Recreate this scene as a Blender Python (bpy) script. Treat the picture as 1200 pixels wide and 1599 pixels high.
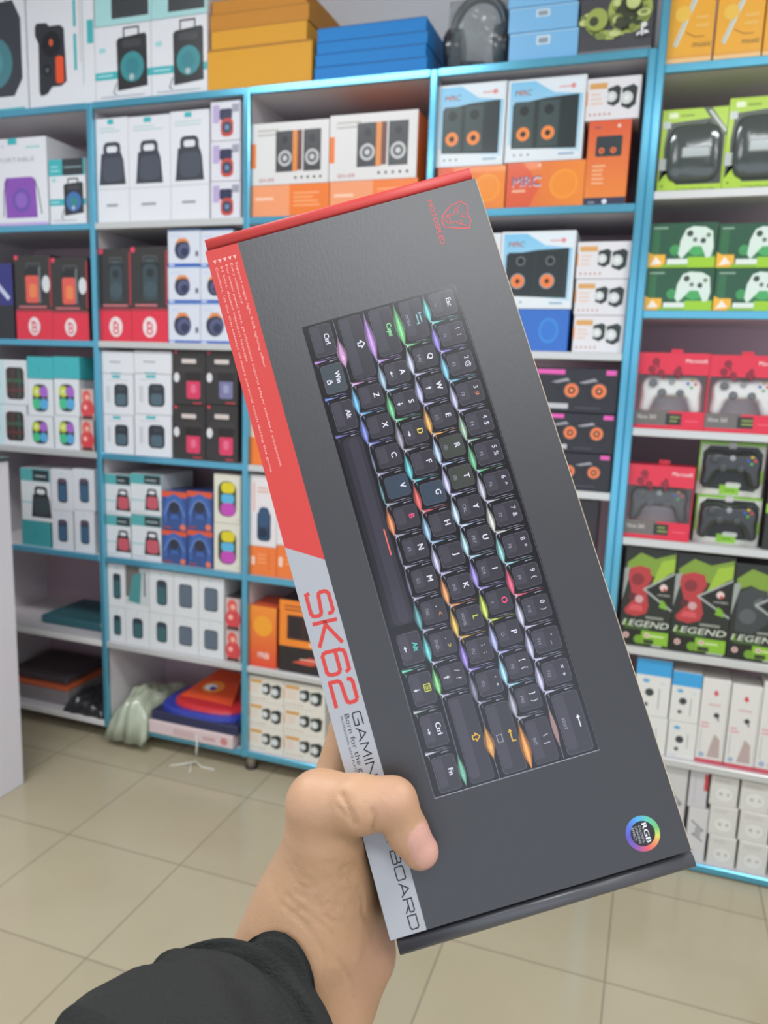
import bpy, math, random
import numpy as np
from mathutils import Vector, Matrix
random.seed(7); rng = np.random.RandomState(5)
scn = bpy.context.scene
for o in list(bpy.data.objects): bpy.data.objects.remove(o)
C = scn.collection

# ------------------------------------------------------------------ camera
F_PX = 1212.0; CAM_H = 1.40
def _ray(px, py): return np.array([(px-600)/F_PX, -(py-799.5)/F_PX, -1.0])
_dh = _ray(-2950, 461); _dv = _ray(355, 7700)
_Z = -_dv/np.linalg.norm(_dv); _X = -_dh; _X = _X-_Z*(_X@_Z); _X /= np.linalg.norm(_X); _Y = np.cross(_Z, _X)
ROT = np.array([_X, _Y, _Z])                       # camera axes -> room axes
CAMP = np.array([0, 0, CAM_H])
cam = bpy.data.cameras.new('camera'); camo = bpy.data.objects.new('camera', cam); C.objects.link(camo)
M4 = Matrix([list(ROT[0])+[0], list(ROT[1])+[0], list(ROT[2])+[CAM_H], [0, 0, 0, 1]])
camo.matrix_world = M4
cam.sensor_fit = 'VERTICAL'; cam.sensor_height = 24.0; cam.lens = 24.0*F_PX/1599.0
cam.clip_start = 0.02; cam.clip_end = 60
cam.dof.use_dof = True; cam.dof.focus_distance = 0.385; cam.dof.aperture_fstop = 9.5
scn.camera = camo
# ------------------------------------------------------------------ exposure, world, lights
scn.view_settings.view_transform = 'Standard'; scn.view_settings.look = 'None'
scn.view_settings.gamma = 1; scn.view_settings.use_curve_mapping = False
scn.view_settings.exposure = 0.0
wd = bpy.data.worlds.new('world'); scn.world = wd; wd.use_nodes = True
wd.node_tree.nodes['Background'].inputs[0].default_value = (0.80, 0.88, 1.0, 1)
wd.node_tree.nodes['Background'].inputs[1].default_value = 1.4
LIGHTS = [(-1.6, 0.65, 36), (1.2, 0.7, 36), (-1.6, -1.5, 14), (0.45, -0.95, 22), (2.6, -0.6, 12)]
CEIL = 3.05
for (lx, ly, pw) in LIGHTS:
    l = bpy.data.lights.new('ceiling_lamp', 'AREA'); l.shape = 'RECTANGLE'; l.size = 1.2; l.size_y = 0.5
    l.energy = pw; l.color = (0.95, 0.98, 1.0)
    lo = bpy.data.objects.new('ceiling_lamp', l); C.objects.link(lo); lo.location = (lx, ly, CEIL-0.06)

# ------------------------------------------------------------------ helpers
def at(px, py, Y):
    r = ROT@_ray(px, py); return CAMP + r*(Y/r[1])
def onplane(px, py, p0, n):
    r = ROT@_ray(px, py); return CAMP + r*(((p0-CAMP)@n)/(r@n))
def proj(p):
    c = ROT.T@(np.asarray(p)-CAMP); return 600+F_PX*c[0]/-c[2], 799.5-F_PX*c[1]/-c[2]
def lin(h):
    h = h.lstrip('#'); v = [int(h[i:i+2], 16)/255 for i in (0, 2, 4)]
    return [x/12.92 if x <= .04045 else ((x+.055)/1.055)**2.4 for x in v]
MATS = {}
def mat(hexc, rough=0.4, metal=0.0, spec=0.5, coat=0.0, bump=0.0, bscale=200, alpha=1.0, trans=0.0, emit=0.0, vary=0.0):
    key = (hexc, rough, metal, spec, coat, bump, bscale, alpha, trans, emit, vary)
    if key in MATS: return MATS[key]
    m = bpy.data.materials.new('m_'+hexc.lstrip('#')); m.use_nodes = True
    nt = m.node_tree; b = nt.nodes['Principled BSDF']
    col = lin(hexc)+[1]
    b.inputs['Base Color'].default_value = col; b.inputs['Roughness'].default_value = rough
    b.inputs['Metallic'].default_value = metal; b.inputs['Specular IOR Level'].default_value = spec
    b.inputs['Coat Weight'].default_value = coat; b.inputs['Coat Roughness'].default_value = 0.12
    b.inputs['Alpha'].default_value = alpha; b.inputs['Transmission Weight'].default_value = trans
    if emit: b.inputs['Emission Color'].default_value = col; b.inputs['Emission Strength'].default_value = emit
    if bump or vary:
        tc = nt.nodes.new('ShaderNodeTexCoord'); n = nt.nodes.new('ShaderNodeTexNoise')
        n.inputs['Scale'].default_value = bscale; n.inputs['Detail'].default_value = 4
        nt.links.new(tc.outputs['Object'], n.inputs['Vector'])
        if bump:
            bp = nt.nodes.new('ShaderNodeBump'); bp.inputs['Strength'].default_value = bump; bp.inputs['Distance'].default_value = .002
            nt.links.new(n.outputs['Fac'], bp.inputs['Height']); nt.links.new(bp.outputs['Normal'], b.inputs['Normal'])
        if vary:
            mx = nt.nodes.new('ShaderNodeMix'); mx.data_type = 'RGBA'
            mx.inputs[6].default_value = [c*(1-vary) for c in col[:3]]+[1]; mx.inputs[7].default_value = [min(1, c*(1+vary)) for c in col[:3]]+[1]
            nt.links.new(n.outputs['Fac'], mx.inputs[0]); nt.links.new(mx.outputs[2], b.inputs['Base Color'])
    MATS[key] = m; return m
def gmat(c0, c1, axis='Z', rough=0.3, coat=0.3):
    key = ('g', c0, c1, axis, rough, coat)
    if key in MATS: return MATS[key]
    m = bpy.data.materials.new('m_print_blend'); m.use_nodes = True; nt = m.node_tree; b = nt.nodes['Principled BSDF']
    tc = nt.nodes.new('ShaderNodeTexCoord'); sp = nt.nodes.new('ShaderNodeSeparateXYZ'); rp = nt.nodes.new('ShaderNodeValToRGB')
    rp.color_ramp.elements[0].color = lin(c0)+[1]; rp.color_ramp.elements[1].color = lin(c1)+[1]
    nt.links.new(tc.outputs['Generated'], sp.inputs[0]); nt.links.new(sp.outputs[axis], rp.inputs[0]); nt.links.new(rp.outputs[0], b.inputs['Base Color'])
    b.inputs['Roughness'].default_value = rough; b.inputs['Coat Weight'].default_value = coat
    MATS[key] = m; return m
def card(h): return mat(h, 0.32, coat=0.25) if isinstance(h, str) else h

_txt = {}
def text2d(s):
    """outline of a word as flat polygons, cap height 1, origin left baseline"""
    if s in _txt: return _txt[s]
    cu = bpy.data.curves.new('lettering', 'FONT'); cu.body = s; cu.fill_mode = 'BOTH'; cu.resolution_u = 3
    o = bpy.data.objects.new('lettering', cu); C.objects.link(o)
    dg = bpy.context.evaluated_depsgraph_get(); dg.update()
    me = bpy.data.meshes.new_from_object(o.evaluated_get(dg))
    v = np.array([[q.co.x, q.co.y] for q in me.vertices]) if len(me.vertices) else np.zeros((0, 2))
    f = [list(p.vertices) for p in me.polygons]
    bpy.data.objects.remove(o); bpy.data.curves.remove(cu); bpy.data.meshes.remove(me)
    if len(v): v[:, 0] -= v[:, 0].min(); v = v/0.729*1.0
    _txt[s] = (v, f, v[:, 0].max() if len(v) else 0); return _txt[s]

class MB:
    def __init__(s): s.v = []; s.f = []; s.mi = []; s.m = []; s.sm = []
    def slot(s, m):
        if m not in s.m: s.m.append(m)
        return s.m.index(m)
    def add(s, verts, faces, m, smooth=False):
        o = len(s.v); s.v += [tuple(float(c) for c in q) for q in verts]; k = s.slot(m)
        for f in faces: s.f.append([o+i for i in f]); s.mi.append(k); s.sm.append(smooth)
    def box(s, x0, x1, y0, y1, z0, z1, m, bev=0):
        if bev <= 0:
            v = [(x, y, z) for z in (z0, z1) for y in (y0, y1) for x in (x0, x1)]
            s.add(v, [(0, 2, 3, 1), (4, 5, 7, 6), (0, 1, 5, 4), (2, 6, 7, 3), (0, 4, 6, 2), (1, 3, 7, 5)], m); return
        b = bev; v = []; 
        for z, e in ((z0, b), (z0+b, 0), (z1-b, 0), (z1, b)):
            X0, X1, Y0, Y1 = x0+e, x1-e, y0+e, y1-e; c = b if e == 0 else b*.3
            v += [(X0+c, Y0, z), (X1-c, Y0, z), (X1, Y0+c, z), (X1, Y1-c, z), (X1-c, Y1, z), (X0+c, Y1, z), (X0, Y1-c, z), (X0, Y0+c, z)]
        f = [tuple(range(7, -1, -1)), tuple(range(24, 32))]
        for k in range(3):
            for i in range(8): f.append((k*8+i, k*8+(i+1) % 8, k*8+8+(i+1) % 8, k*8+8+i))
        s.add(v, f, m)
    def rings(s, rings, m, closed=True, cap0=True, cap1=True, smooth=True):
        n = len(rings[0]); v = [p for r in rings for p in r]; f = []
        for k in range(len(rings)-1):
            for i in range(n if closed else n-1):
                f.append((k*n+i, k*n+(i+1) % n, (k+1)*n+(i+1) % n, (k+1)*n+i))
        if cap0: f.append(tuple(range(n-1, -1, -1)))
        if cap1: f.append(tuple((len(rings)-1)*n+i for i in range(n)))
        s.add(v, f, m, smooth)
    def tube(s, pts, r, m, n=10):
        pts = [np.array(p, float) for p in pts]; rg = []; rr_ = r if hasattr(r, '__len__') else [r]*len(pts)
        up = np.array([0.13, 0.21, 0.97])
        for i, p in enumerate(pts):
            t = pts[min(i+1, len(pts)-1)]-pts[max(i-1, 0)]; t /= np.linalg.norm(t)+1e-9
            a = np.cross(t, up); a /= np.linalg.norm(a)+1e-9; b = np.cross(t, a)
            rg.append([p+rr_[i]*(a*math.cos(k*2*math.pi/n)+b*math.sin(k*2*math.pi/n)) for k in range(n)])
        s.rings(rg, m)
    def build(s, name, parent=None, loc=None):
        me = bpy.data.meshes.new(name); v = np.array(s.v)
        if loc is not None: v = v-np.array(loc)
        me.from_pydata(v.tolist(), [], s.f)
        for m in s.m: me.materials.append(m)
        me.polygons.foreach_set('material_index', s.mi); me.polygons.foreach_set('use_smooth', s.sm); me.update()
        o = bpy.data.objects.new(name, me); C.objects.link(o)
        if loc is not None and parent is None: o.location = loc
        if parent is not None: o.parent = parent
        return o
class Face:
    """draws flat print on a planar face; a,b are in face units, k is the layer"""
    def __init__(s, mb, o, ex, ey, n, w=1.0, h=1.0, eps=0.00006):
        s.mb = mb; s.o = np.array(o, float); s.ex = np.array(ex, float); s.ey = np.array(ey, float); s.n = np.array(n, float); s.w = w; s.h = h; s.eps = eps; s.k = 0; s.auto = True
    def P(s, a, b, k): return s.o+s.ex*a+s.ey*b+s.n*(s.eps*k)
    def nk(s, k):
        if k is None: s.k += 1; return s.k
        return k
    def poly(s, pts, c, k=None):
        k = s.nk(k); s.mb.add([s.P(a, b, k) for a, b in pts], [tuple(range(len(pts)))], card(c))
    def rect(s, a0, b0, a1, b1, c, k=None): s.poly([(a0, b0), (a1, b0), (a1, b1), (a0, b1)], c, k)
    def ell(s, ca, cb, rb, c, k=None, asp=1.0, n=20):
        ra = rb*s.h/s.w*asp
        s.poly([(ca+ra*math.cos(t*2*math.pi/n), cb+rb*math.sin(t*2*math.pi/n)) for t in range(n)], c, k)
    def rr(s, a0, b0, a1, b1, c, r=.2, k=None, n=4):
        W = (a1-a0)*s.w; H = (b1-b0)*s.h; R = r*min(W, H); ra = R/s.w; rb = R/s.h; pts = []
        for cx, cy, t0 in ((a1-ra, b0+rb, -90), (a1-ra, b1-rb, 0), (a0+ra, b1-rb, 90), (a0+ra, b0+rb, 180)):
            for i in range(n+1):
                t = math.radians(t0+90*i/n); pts.append((cx+ra*math.cos(t), cy+rb*math.sin(t)))
        s.poly(pts, c, k)
    def line(s, pts, w, c, k=None, closed=False):
        """stroke of width w (face b units) with square joins"""
        k = s.nk(k); P = [np.array([a*s.w, b*s.h]) for a, b in pts]; w = w*s.h
        if closed: P.append(P[0])
        for i in range(len(P)-1):
            d = P[i+1]-P[i]; L = np.linalg.norm(d)
            if L < 1e-9: continue
            d /= L; nn = np.array([-d[1], d[0]])*w/2; A = P[i]-d*w*.35; B = P[i+1]+d*w*.35
            q = [A-nn, B-nn, B+nn, A+nn]; s.mb.add([s.P(x[0]/s.w, x[1]/s.h, k+i*.02) for x in q], [(0, 1, 2, 3)], card(c))
    def txt(s, t, ca, cb, h, c, k=None, fit=None, align='c', sx=1.0, shear=0, ink=None):
        """h: cap height in b units; fit: total width in a units"""
        k = s.nk(k); v, f, W = text2d(t)
        if not len(v): return
        sy = h*s.h; sxx = sy*sx
        if fit: sxx = fit*s.w/W
        x0 = {'c': -W/2, 'l': 0, 'r': -W}[align]
        s.mb.add([s.P(ca+((q[0]+x0)*sxx+shear*q[1]*sy)/s.w, cb+(q[1]-.5)*sy/s.h, k) for q in v], f, card(c))
    def bars(s, a0, b0, a1, b1, n, c, k=None):
        k = s.nk(k); hh = (b1-b0)/n
        for i in range(n):
            e = a1-(a1-a0)*random.random()*.35; s.rect(a0, b0+hh*i+hh*.2, e, b0+hh*i+hh*.65, c, k)
def tag(o, label=None, cat=None, group=None, kind=None):
    if label: o['label'] = label
    if cat: o['category'] = cat
    if group: o['group'] = group
    if kind: o['kind'] = kind
    return o
def empty(name, loc, label, cat, group=None):
    o = bpy.data.objects.new(name, None); C.objects.link(o); o.location = loc; o.empty_display_size = .05
    return tag(o, label, cat, group)
def child(mb, name, root, label=None):
    o = mb.build(name, None, tuple(root.location)); o.location = (0, 0, 0); o.parent = root
    if label: o['label'] = label
    return o

# implicit surfaces (used for the arm and for the game controllers)
def smin(a, b, k):
    h = np.clip(.5+.5*(b-a)/k, 0, 1); return b*(1-h)+a*h-k*h*(1-h)
def cone(p, a, b, ra, rb):
    a = np.array(a, float); b = np.array(b, float); ab = b-a; t = np.clip(((p-a)@ab)/(ab@ab+1e-12), 0, 1)
    return np.linalg.norm(p-(a+t[..., None]*ab), axis=-1)-(ra+(rb-ra)*t)
def nets(fn, lo, hi, step):
    """surface nets of fn<0 on a grid, then pulled on to the exact level set"""
    lo = np.array(lo, float); n = np.ceil((np.array(hi)-lo)/step).astype(int)+1
    g = np.stack(np.meshgrid(*[lo[i]+step*np.arange(n[i]) for i in range(3)], indexing='ij'), -1)
    d = np.empty(n)
    for i in range(n[0]): d[i] = fn(g[i])
    ins = d < 0
    acc = np.zeros(tuple(n-1)+(3,)); cnt = np.zeros(tuple(n-1))
    cs = [(i, j, k) for i in (0, 1) for j in (0, 1) for k in (0, 1)]
    sl = lambda c: tuple(slice(c[a], n[a]-1+c[a]) for a in range(3))
    for c in cs:
        for ax in range(3):
            if c[ax]: continue
            e = list(c); e[ax] = 1; A = d[sl(c)]; B = d[sl(e)]; x = (A < 0) != (B < 0)
            t = np.where(x, A/np.where(A-B == 0, 1, A-B), 0)
            base = np.array(c, float); pt = np.zeros(A.shape+(3,)); pt[:] = base; pt[..., ax] += t
            acc += np.where(x[..., None], pt, 0); cnt += x
    idx = -np.ones(cnt.shape, int); act = np.argwhere(cnt > 0); idx[tuple(act.T)] = np.arange(len(act))
    V = lo+step*(act+acc[tuple(act.T)]/cnt[tuple(act.T)][:, None]); faces = []
    for ax in range(3):
        b_, c_ = [(1, 2), (2, 0), (0, 1)][ax]; s0 = [slice(None)]*3; s1 = [slice(None)]*3; s0[ax] = slice(0, -1); s1[ax] = slice(1, None)
        A = ins[tuple(s0)]; B = ins[tuple(s1)]
        for q in np.argwhere(A != B):
            if q[b_] < 1 or q[c_] < 1 or q[b_] >= n[b_]-1 or q[c_] >= n[c_]-1: continue
            e = np.zeros(3, int); r = []
            for db, dc in ((-1, -1), (0, -1), (0, 0), (-1, 0)):
                w = q.copy(); w[b_] += db; w[c_] += dc; r.append(int(idx[tuple(w)]))
            faces.append(r if A[tuple(q)] else r[::-1])
    for _ in range(3):
        e = step*.05; gr = np.stack([(fn(V+np.eye(3)[i]*e)-fn(V-np.eye(3)[i]*e))/(2*e) for i in range(3)], -1)
        V = V-gr*(fn(V)/np.maximum((gr**2).sum(-1), .2))[:, None]
    nr = gr/np.maximum(np.linalg.norm(gr, axis=-1, keepdims=True), 1e-9)
    return V, faces, nr

# ------------------------------------------------------------------ room
D = 2.261                       # front plane of the shelving
DEPTH = 0.36
WALL = D+DEPTH+.02
def struct(mb, name): return tag(mb.build(name), kind='structure')
def tile_mat():
    m = bpy.data.materials.new('m_floor_tile'); m.use_nodes = True; nt = m.node_tree; b = nt.nodes['Principled BSDF']
    tc = nt.nodes.new('ShaderNodeTexCoord'); mp = nt.nodes.new('ShaderNodeMapping'); br = nt.nodes.new('ShaderNodeTexBrick')
    mp.inputs['Location'].default_value = (1.176, -1.332+.39*4, 0)
    br.offset = 0; br.offset_frequency = 1; br.squash = 1; br.inputs['Scale'].default_value = 1
    br.inputs['Brick Width'].default_value = .3925; br.inputs['Row Height'].default_value = .39
    br.inputs['Mortar Size'].default_value = .0022; br.inputs['Mortar Smooth'].default_value = .3; br.inputs['Bias'].default_value = 0
    br.inputs['Color1'].default_value = lin('#b3a88e')+[1]; br.inputs['Color2'].default_value = lin('#b9ae94')+[1]; br.inputs['Mortar'].default_value = lin('#8d8370')+[1]
    no = nt.nodes.new('ShaderNodeTexNoise'); no.inputs['Scale'].default_value = 2.2; no.inputs['Detail'].default_value = 5
    mx = nt.nodes.new('ShaderNodeMix'); mx.data_type = 'RGBA'; mx.blend_type = 'MULTIPLY'; mx.inputs[0].default_value = .5
    rp = nt.nodes.new('ShaderNodeValToRGB'); rp.color_ramp.elements[0].position = .3; rp.color_ramp.elements[0].color = (.82, .80, .76, 1); rp.color_ramp.elements[1].position = .7
    nt.links.new(tc.outputs['Object'], mp.inputs[0]); nt.links.new(mp.outputs[0], br.inputs[0]); nt.links.new(tc.outputs['Object'], no.inputs[0])
    nt.links.new(no.outputs[0], rp.inputs[0]); nt.links.new(br.outputs[0], mx.inputs[6]); nt.links.new(rp.outputs[0], mx.inputs[7]); nt.links.new(mx.outputs[2], b.inputs['Base Color'])
    b.inputs['Roughness'].default_value = .16
    return m
plaster = mat('#d0d0d3', .8, bump=.1, bscale=60)
mb = MB(); mb.box(-3.4, 3.4, -2.6, WALL+.1, -.1, 0, tile_mat()); struct(mb, 'floor')
mb = MB(); mb.box(-3.4, 3.4, WALL, WALL+.1, 0, CEIL, plaster); struct(mb, 'wall_back')
mb = MB(); mb.box(-3.4, -3.3, -2.6, WALL, 0, CEIL, plaster); struct(mb, 'wall_left')
mb = MB(); mb.box(3.3, 3.4, -2.6, WALL, 0, CEIL, plaster); struct(mb, 'wall_right')
mb = MB(); mb.box(-3.3, 3.3, -2.6, -2.5, 2.3, CEIL, mat('#b0b0b4', .8)); struct(mb, 'wall_front')   # unseen; opening below added to let fill light in from behind the camera
mb = MB(); mb.box(-3.4, 3.4, -2.6, WALL+.1, CEIL, CEIL+.1, mat('#d8d8da', .8)); struct(mb, 'ceiling')
for i, (lx, ly, pw) in enumerate(LIGHTS):
    r = empty('ceiling_light', (lx, ly, CEIL), 'flush ceiling light panel '+['over the white counter', 'in front of the controller shelves', 'behind the counter end', 'behind the photographer', 'by the right wall'][i], 'ceiling light', 'ceiling light panels')
    q = MB(); q.box(lx-.63, lx+.63, ly-.28, ly+.28, CEIL-.045, CEIL-.002, mat('#e8e8e8', .5)); child(q, 'frame', r)
    q = MB(); q.box(lx-.6, lx+.6, ly-.25, ly+.25, CEIL-.052, CEIL-.046, mat('#ffffff', .5, emit=2.0)); child(q, 'diffuser', r)

# ------------------------------------------------------------------ shelving
LAM = mat('#d3cdd0', .45, vary=.03, bscale=5); LAMB = mat('#c6aab4', .5, vary=.04, bscale=4)
BLUE = mat('#62b4d2', .2, metal=.6, coat=.5); SILV = mat('#cfd0ce', .3, metal=.35, coat=.3); WHT = mat('#dcdad8', .4)
TB = .018
Z1 = [2.25, 1.872, 1.483, 1.095, .72, .395, .08]
X1 = [-2.46, -1.858, -1.272, -.677, -.096]           # centre lines of the uprights
Z2 = [2.207, 1.90, 1.597, 1.282, .974, .657, .336, .027]
PW = .011
def unit(name, label, xs, zs, top, trims, feet, posts_to):
    root = empty(name, (xs[0], D, 0), label, 'shelving unit')
    for i, x in enumerate(xs):
        q = MB(); q.box(x-.008, x+.008, D+.012, D+DEPTH, zs[-1]-.02 if feet else 0, top, LAM); p = child(q, 'upright_panel', root)
        q = MB(); q.box(x-PW, x+PW, D-.006, D+.012, zs[-1]-.024, top+(0 if posts_to is None else posts_to), BLUE, .003)
        t = q.build('edge_trim', None, tuple(root.location)); t.location = (0, 0, 0); t.parent = p; t['label'] = 'blue metal strip on the front edge'
    for i in range(len(xs)-1):
        for j, z in enumerate(zs):
            q = MB(); q.box(xs[i]+.0085, xs[i+1]-.0085, D+.006, D+DEPTH, z-TB, z, LAM); p = child(q, 'shelf_board', root)
            tm = trims[j][i]; q = MB()
            q.box(xs[i]+PW, xs[i+1]-PW, D-.005, D+.006, z-TB-.003, z+.001, {'b': BLUE, 's': SILV, 'w': WHT}[tm], .002)
            t = q.build('edge_trim', None, tuple(root.location)); t.location = (0, 0, 0); t.parent = p
            t['label'] = {'b': 'blue metal strip', 's': 'silver metal strip', 'w': 'white edge strip'}[tm]
    q = MB(); q.box(xs[0]+.0085, xs[-1]-.0085, D+DEPTH, D+DEPTH+.008, zs[-1]-.02, top-.02, LAMB); child(q, 'back_panel', root)
    for x in feet:
        for y in (D+.035, D+DEPTH-.05):
            q = MB(); q.tube([(x, y, .0), (x, y, .008)], .022, mat('#2b2b2b', .6)); q.tube([(x, y, .008), (x, y, zs[-1]-TB)], .016, mat('#9a8f80', .5)); child(q, 'leg', root)
    return root
unit('shelving_unit', 'wide blue-trimmed shelving unit full of boxed speakers', X1, Z1, 2.25, ['bbbb', 'bsbb', 'bsss', 'sbss', 'bbbb', 'wsss', 'wbbb'],
     [-2.40, -1.80, -1.262, -.70, -.14], None)
X2 = [-.0735, .72]
unit('shelving_unit', 'taller blue-trimmed shelving unit holding boxed game controllers on the right', X2, Z2, 2.80, ['b', 's', 'b', 's', 's', 's', 's', 'b'], [], None)

# ------------------------------------------------------------------ side counter at the far left
root = empty('counter', (-2.3, 1.1, 0), 'white side counter at the left edge of the picture', 'counter')
q = MB(); q.box(-2.75, -1.91, .3, 1.90, .0, 1.095, mat('#e4e1e8', .35, coat=.2), .002); child(q, 'body', root)
q = MB(); q.box(-2.752, -1.905, .298, 1.902, 1.096, 1.108, mat('#3a4644', .3), .002); child(q, 'top', root)

# ------------------------------------------------------------------ boxed goods
FR = D+.0135                   # plane on which the fronts of the goods stand
def xspan(p0, p1, zb, pyt):
    """pixel columns at mid height and pixel row of the top edge, read on the goods plane"""
    for _ in range(3):
        xm = at((p0+p1)/2, pyt, FR); yb = proj((xm[0], FR, zb))[1]; ym = (pyt+yb)/2
    xa, xb, zt = at(p0, ym, FR)[0], at(p1, ym, FR)[0], at((p0+p1)/2, pyt, FR)[2]
    for z in (Z1 if (xa+xb)/2 < X2[0] else Z2):
        if z > zb+.03: zt = min(zt, z-TB-.004)
    return xa, xb, zt
PROD = []
def fit(x0, x1, zb, zt):
    """keep a box clear of the uprights and of the boxes already standing beside it"""
    c = (x0+x1)/2; posts = [p for p in X1 if zb < 2.2]+[X2[0]]
    for p in posts:
        if c > p: x0 = max(x0, p+.0092)
        else: x1 = min(x1, p-.0092)
    for a0, a1, b0, b1 in PROD:
        if min(zt, b1)-max(zb, b0) > .003 and min(x1, a1)-max(x0, a0) > -.0004:
            if c > (a0+a1)/2: x0 = max(x0, a1+.0005)
            else: x1 = min(x1, a0-.0005)
    PROD.append((x0, x1, zb, zt)); return x0, x1
TOPS = {}
def goods(name, label, cat, p0, p1, pyt, zb, body, paint=None, group=None, dep=.16, inset=0., sides=None, extra=None, gap=.0012, zt=None):
    if zt is not None: pyt = proj((at((p0+p1)/2, 1250, FR)[0], FR, zt))[1]
    x0, x1, zt_ = xspan(p0, p1, zb, pyt)
    if zt is None: zt = zt_
    x0, x1 = fit(x0, x1, zb, zt); x0 += gap*.4; x1 -= gap*.4; zb = zb+.0006; y0 = FR+inset; y1 = min(y0+dep, D+DEPTH-.004)
    q = MB(); q.box(x0, x1, y0, y1, zb, zt, card(body), .0012)
    w = x1-x0; h = zt-zb
    f = Face(q, (x0, y0-.0001, zb), (w, 0, 0), (0, 0, h), (0, -1, 0), w, h)
    if paint: paint(f)
    loc = ((x0+x1)/2, (y0+y1)/2, zb)
    o = q.build(name, None, loc); tag(o, label, cat, group)
    return zt+.0006
TEAL = '#3fb0b6'; W_ = '#dfe0e4'; DK = '#2c2f36'; OR = '#ee7a2a'; RED = '#dc2f45'
def handle_speaker(f, c, cb, h, col='#3c3f49', grille='#4b505c', hand=True):
    """portable speaker with a carry handle; c,cb centre, h height"""
    a = h*f.h/f.w
    if hand:
        f.rr(c-.27*a, cb+.18*h, c+.27*a, cb+.56*h, col, .35); f.rr(c-.17*a, cb+.30*h, c+.17*a, cb+.46*h, W_, .4)
    f.poly([(c-.34*a, cb+.28*h), (c-.42*a, cb-.5*h), (c+.42*a, cb-.5*h), (c+.36*a, cb+.1*h), (c+.28*a, cb+.3*h)], col)
    f.rr(c-.3*a, cb-.42*h, c+.33*a, cb+.18*h, grille, .3)
def pt_white_speaker(f):
    f.rect(.38, .94, .56, .985, TEAL); f.bars(.12, .86, .85, .92, 2, '#b9cfd2')
    handle_speaker(f, .5, .56, .38); f.rect(.0, .325, 1, .331, '#b9bbc0'); f.rect(.3, .16, .65, .185, '#9a9ca4')
def pt_trolley(f, spk='#2b2c2e', gr='#3a8c92', head=.2, cx=.66):
    f.rect(0, 1-head, 1, 1, TEAL); f.rect(.38, 1-head*.98, .95, 1, '#33383d'); f.rect(.42, 1-head*.55, .9, 1-head*.45, '#7c9298')
    f.bars(.05, 1-head*.8, .33, 1-head*.3, 2, '#8fd0d2')
    f.rect(0, .30, 1, .40, TEAL); f.bars(.04, .33, .4, .38, 1, '#a9dcdd'); f.rr(.08, .66, .2, .72, '#9fd2d4', .4)
    a = f.h/f.w
    t = 1-head-.02; b_ = .14; H = (t-b_)
    f.line([(cx-.13, t-.16), (cx-.13, t-.03), (cx+.13, t-.03), (cx+.13, t-.16)], .022, spk)
    f.poly([(cx-.26, b_+H*.78), (cx-.22, b_+H*.82), (cx+.24, b_+H*.86), (cx+.27, b_+H*.82), (cx+.28, b_+.04), (cx-.25, b_)], spk)
    f.ell(cx+.01, b_+H*.36, .21/a, gr); f.ell(cx+.01, b_+H*.36, .12/a, '#35808a'); f.ell(cx, b_+H*.2, .045/a, '#aebcc0'); f.rr(cx-.16, b_+H*.66, cx+.18, b_+H*.78, '#404246', .4); f.line([(cx-.27, b_+.1), (cx-.33, b_-.02), (cx-.28, b_-.05)], .012, spk); f.bars(.1, .05, .9, .09, 1, '#b5b7bc')
def pt_biground(f):
    f.rect(.55, .0, .95, .03, TEAL); f.line([(.38, .85), (.42, .92), (.72, .92), (.72, .85)], .02, DK)
    f.poly([(.2, .82), (.82, .84), (.93, .7), (.93, .25), (.8, .12), (.2, .12), (.1, .25), (.1, .7)], '#3c3f47')
    f.ell(.5, .38, .2, '#4a8088'); f.ell(.5, .38, .1, '#55929a'); f.ell(.5, .72, .07, '#1f2126'); f.ell(.5, .73, .025, '#8b9096')
def pt_blackorange(f):
    f.poly([(.12, .58), (.15, .605), (.3, .6), (.34, .575), (.5, .575), (.56, .55), (.58, .18), (.5, .15), (.36, .15), (.28, .1), (.18, .09), (.16, .12), (.17, .46), (.12, .52)], '#2d2f36')
    f.ell(.36, .45, .09, '#1a1b20'); f.ell(.36, .46, .026, '#d25b34', asp=.7); f.rr(.42, .17, .54, .36, '#e5532b', .3); f.ell(.29, .27, .04, '#17181c'); f.ell(.29, .27, .018, '#5a5d66')
    f.rect(.7, .55, .74, .8, TEAL); f.rect(.7, .25, .74, .5, TEAL); f.rect(.9, .42, .99, .58, TEAL)
    f.rect(.79, .3, .80, .86, '#c9a9a2'); f.rect(.83, .14, .84, .8, '#8ab7ba')
def pt_lifestyle(f):
    f.rect(0, 0, 1, 1, '#a8d6d6'); f.rect(.3, .1, .95, .95, '#3a3d40'); f.bars(.4, .4, .85, .7, 3, '#c9cfcf')
def pt_purple(f):
    f.rect(.28, .93, .45, 1, TEAL); f.txt('PORTABLE', .42, .76, .05, '#9a9ca2', fit=.7); f.bars(.62, .87, .9, .92, 1, '#9ccfd0')
    f.poly([(.22, .56), (.72, .56), (.78, .5), (.8, .1), (.2, .1), (.18, .5)], '#8950b0'); f.ell(.5, .3, .14, '#6f4fa6'); f.ell(.5, .3, .09, '#8d62bd')
    f.line([(.15, .12), (.17, .4), (.24, .55)], .012, '#2b2230'); f.line([(.88, .14), (.83, .4), (.76, .54)], .012, '#2b2230'); f.rect(0, 0, 1, .045, '#c2a9d8'); f.rect(.15, .9, .2, .93, '#d4c9dd')
def pt_mini(f):
    f.rr(.3, .52, .72, .8, '#2e3150', .2); f.rr(.34, .1, .76, .56, '#c44a3a', .35); f.ell(.55, .33, .15, '#3a3f5c'); f.ell(.55, .33, .07, '#7087a3')
    f.rr(.08, .45, .3, .9, '#b9a7cf', .2); f.rect(.72, .7, .95, .9, '#9ea0ac')
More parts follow.
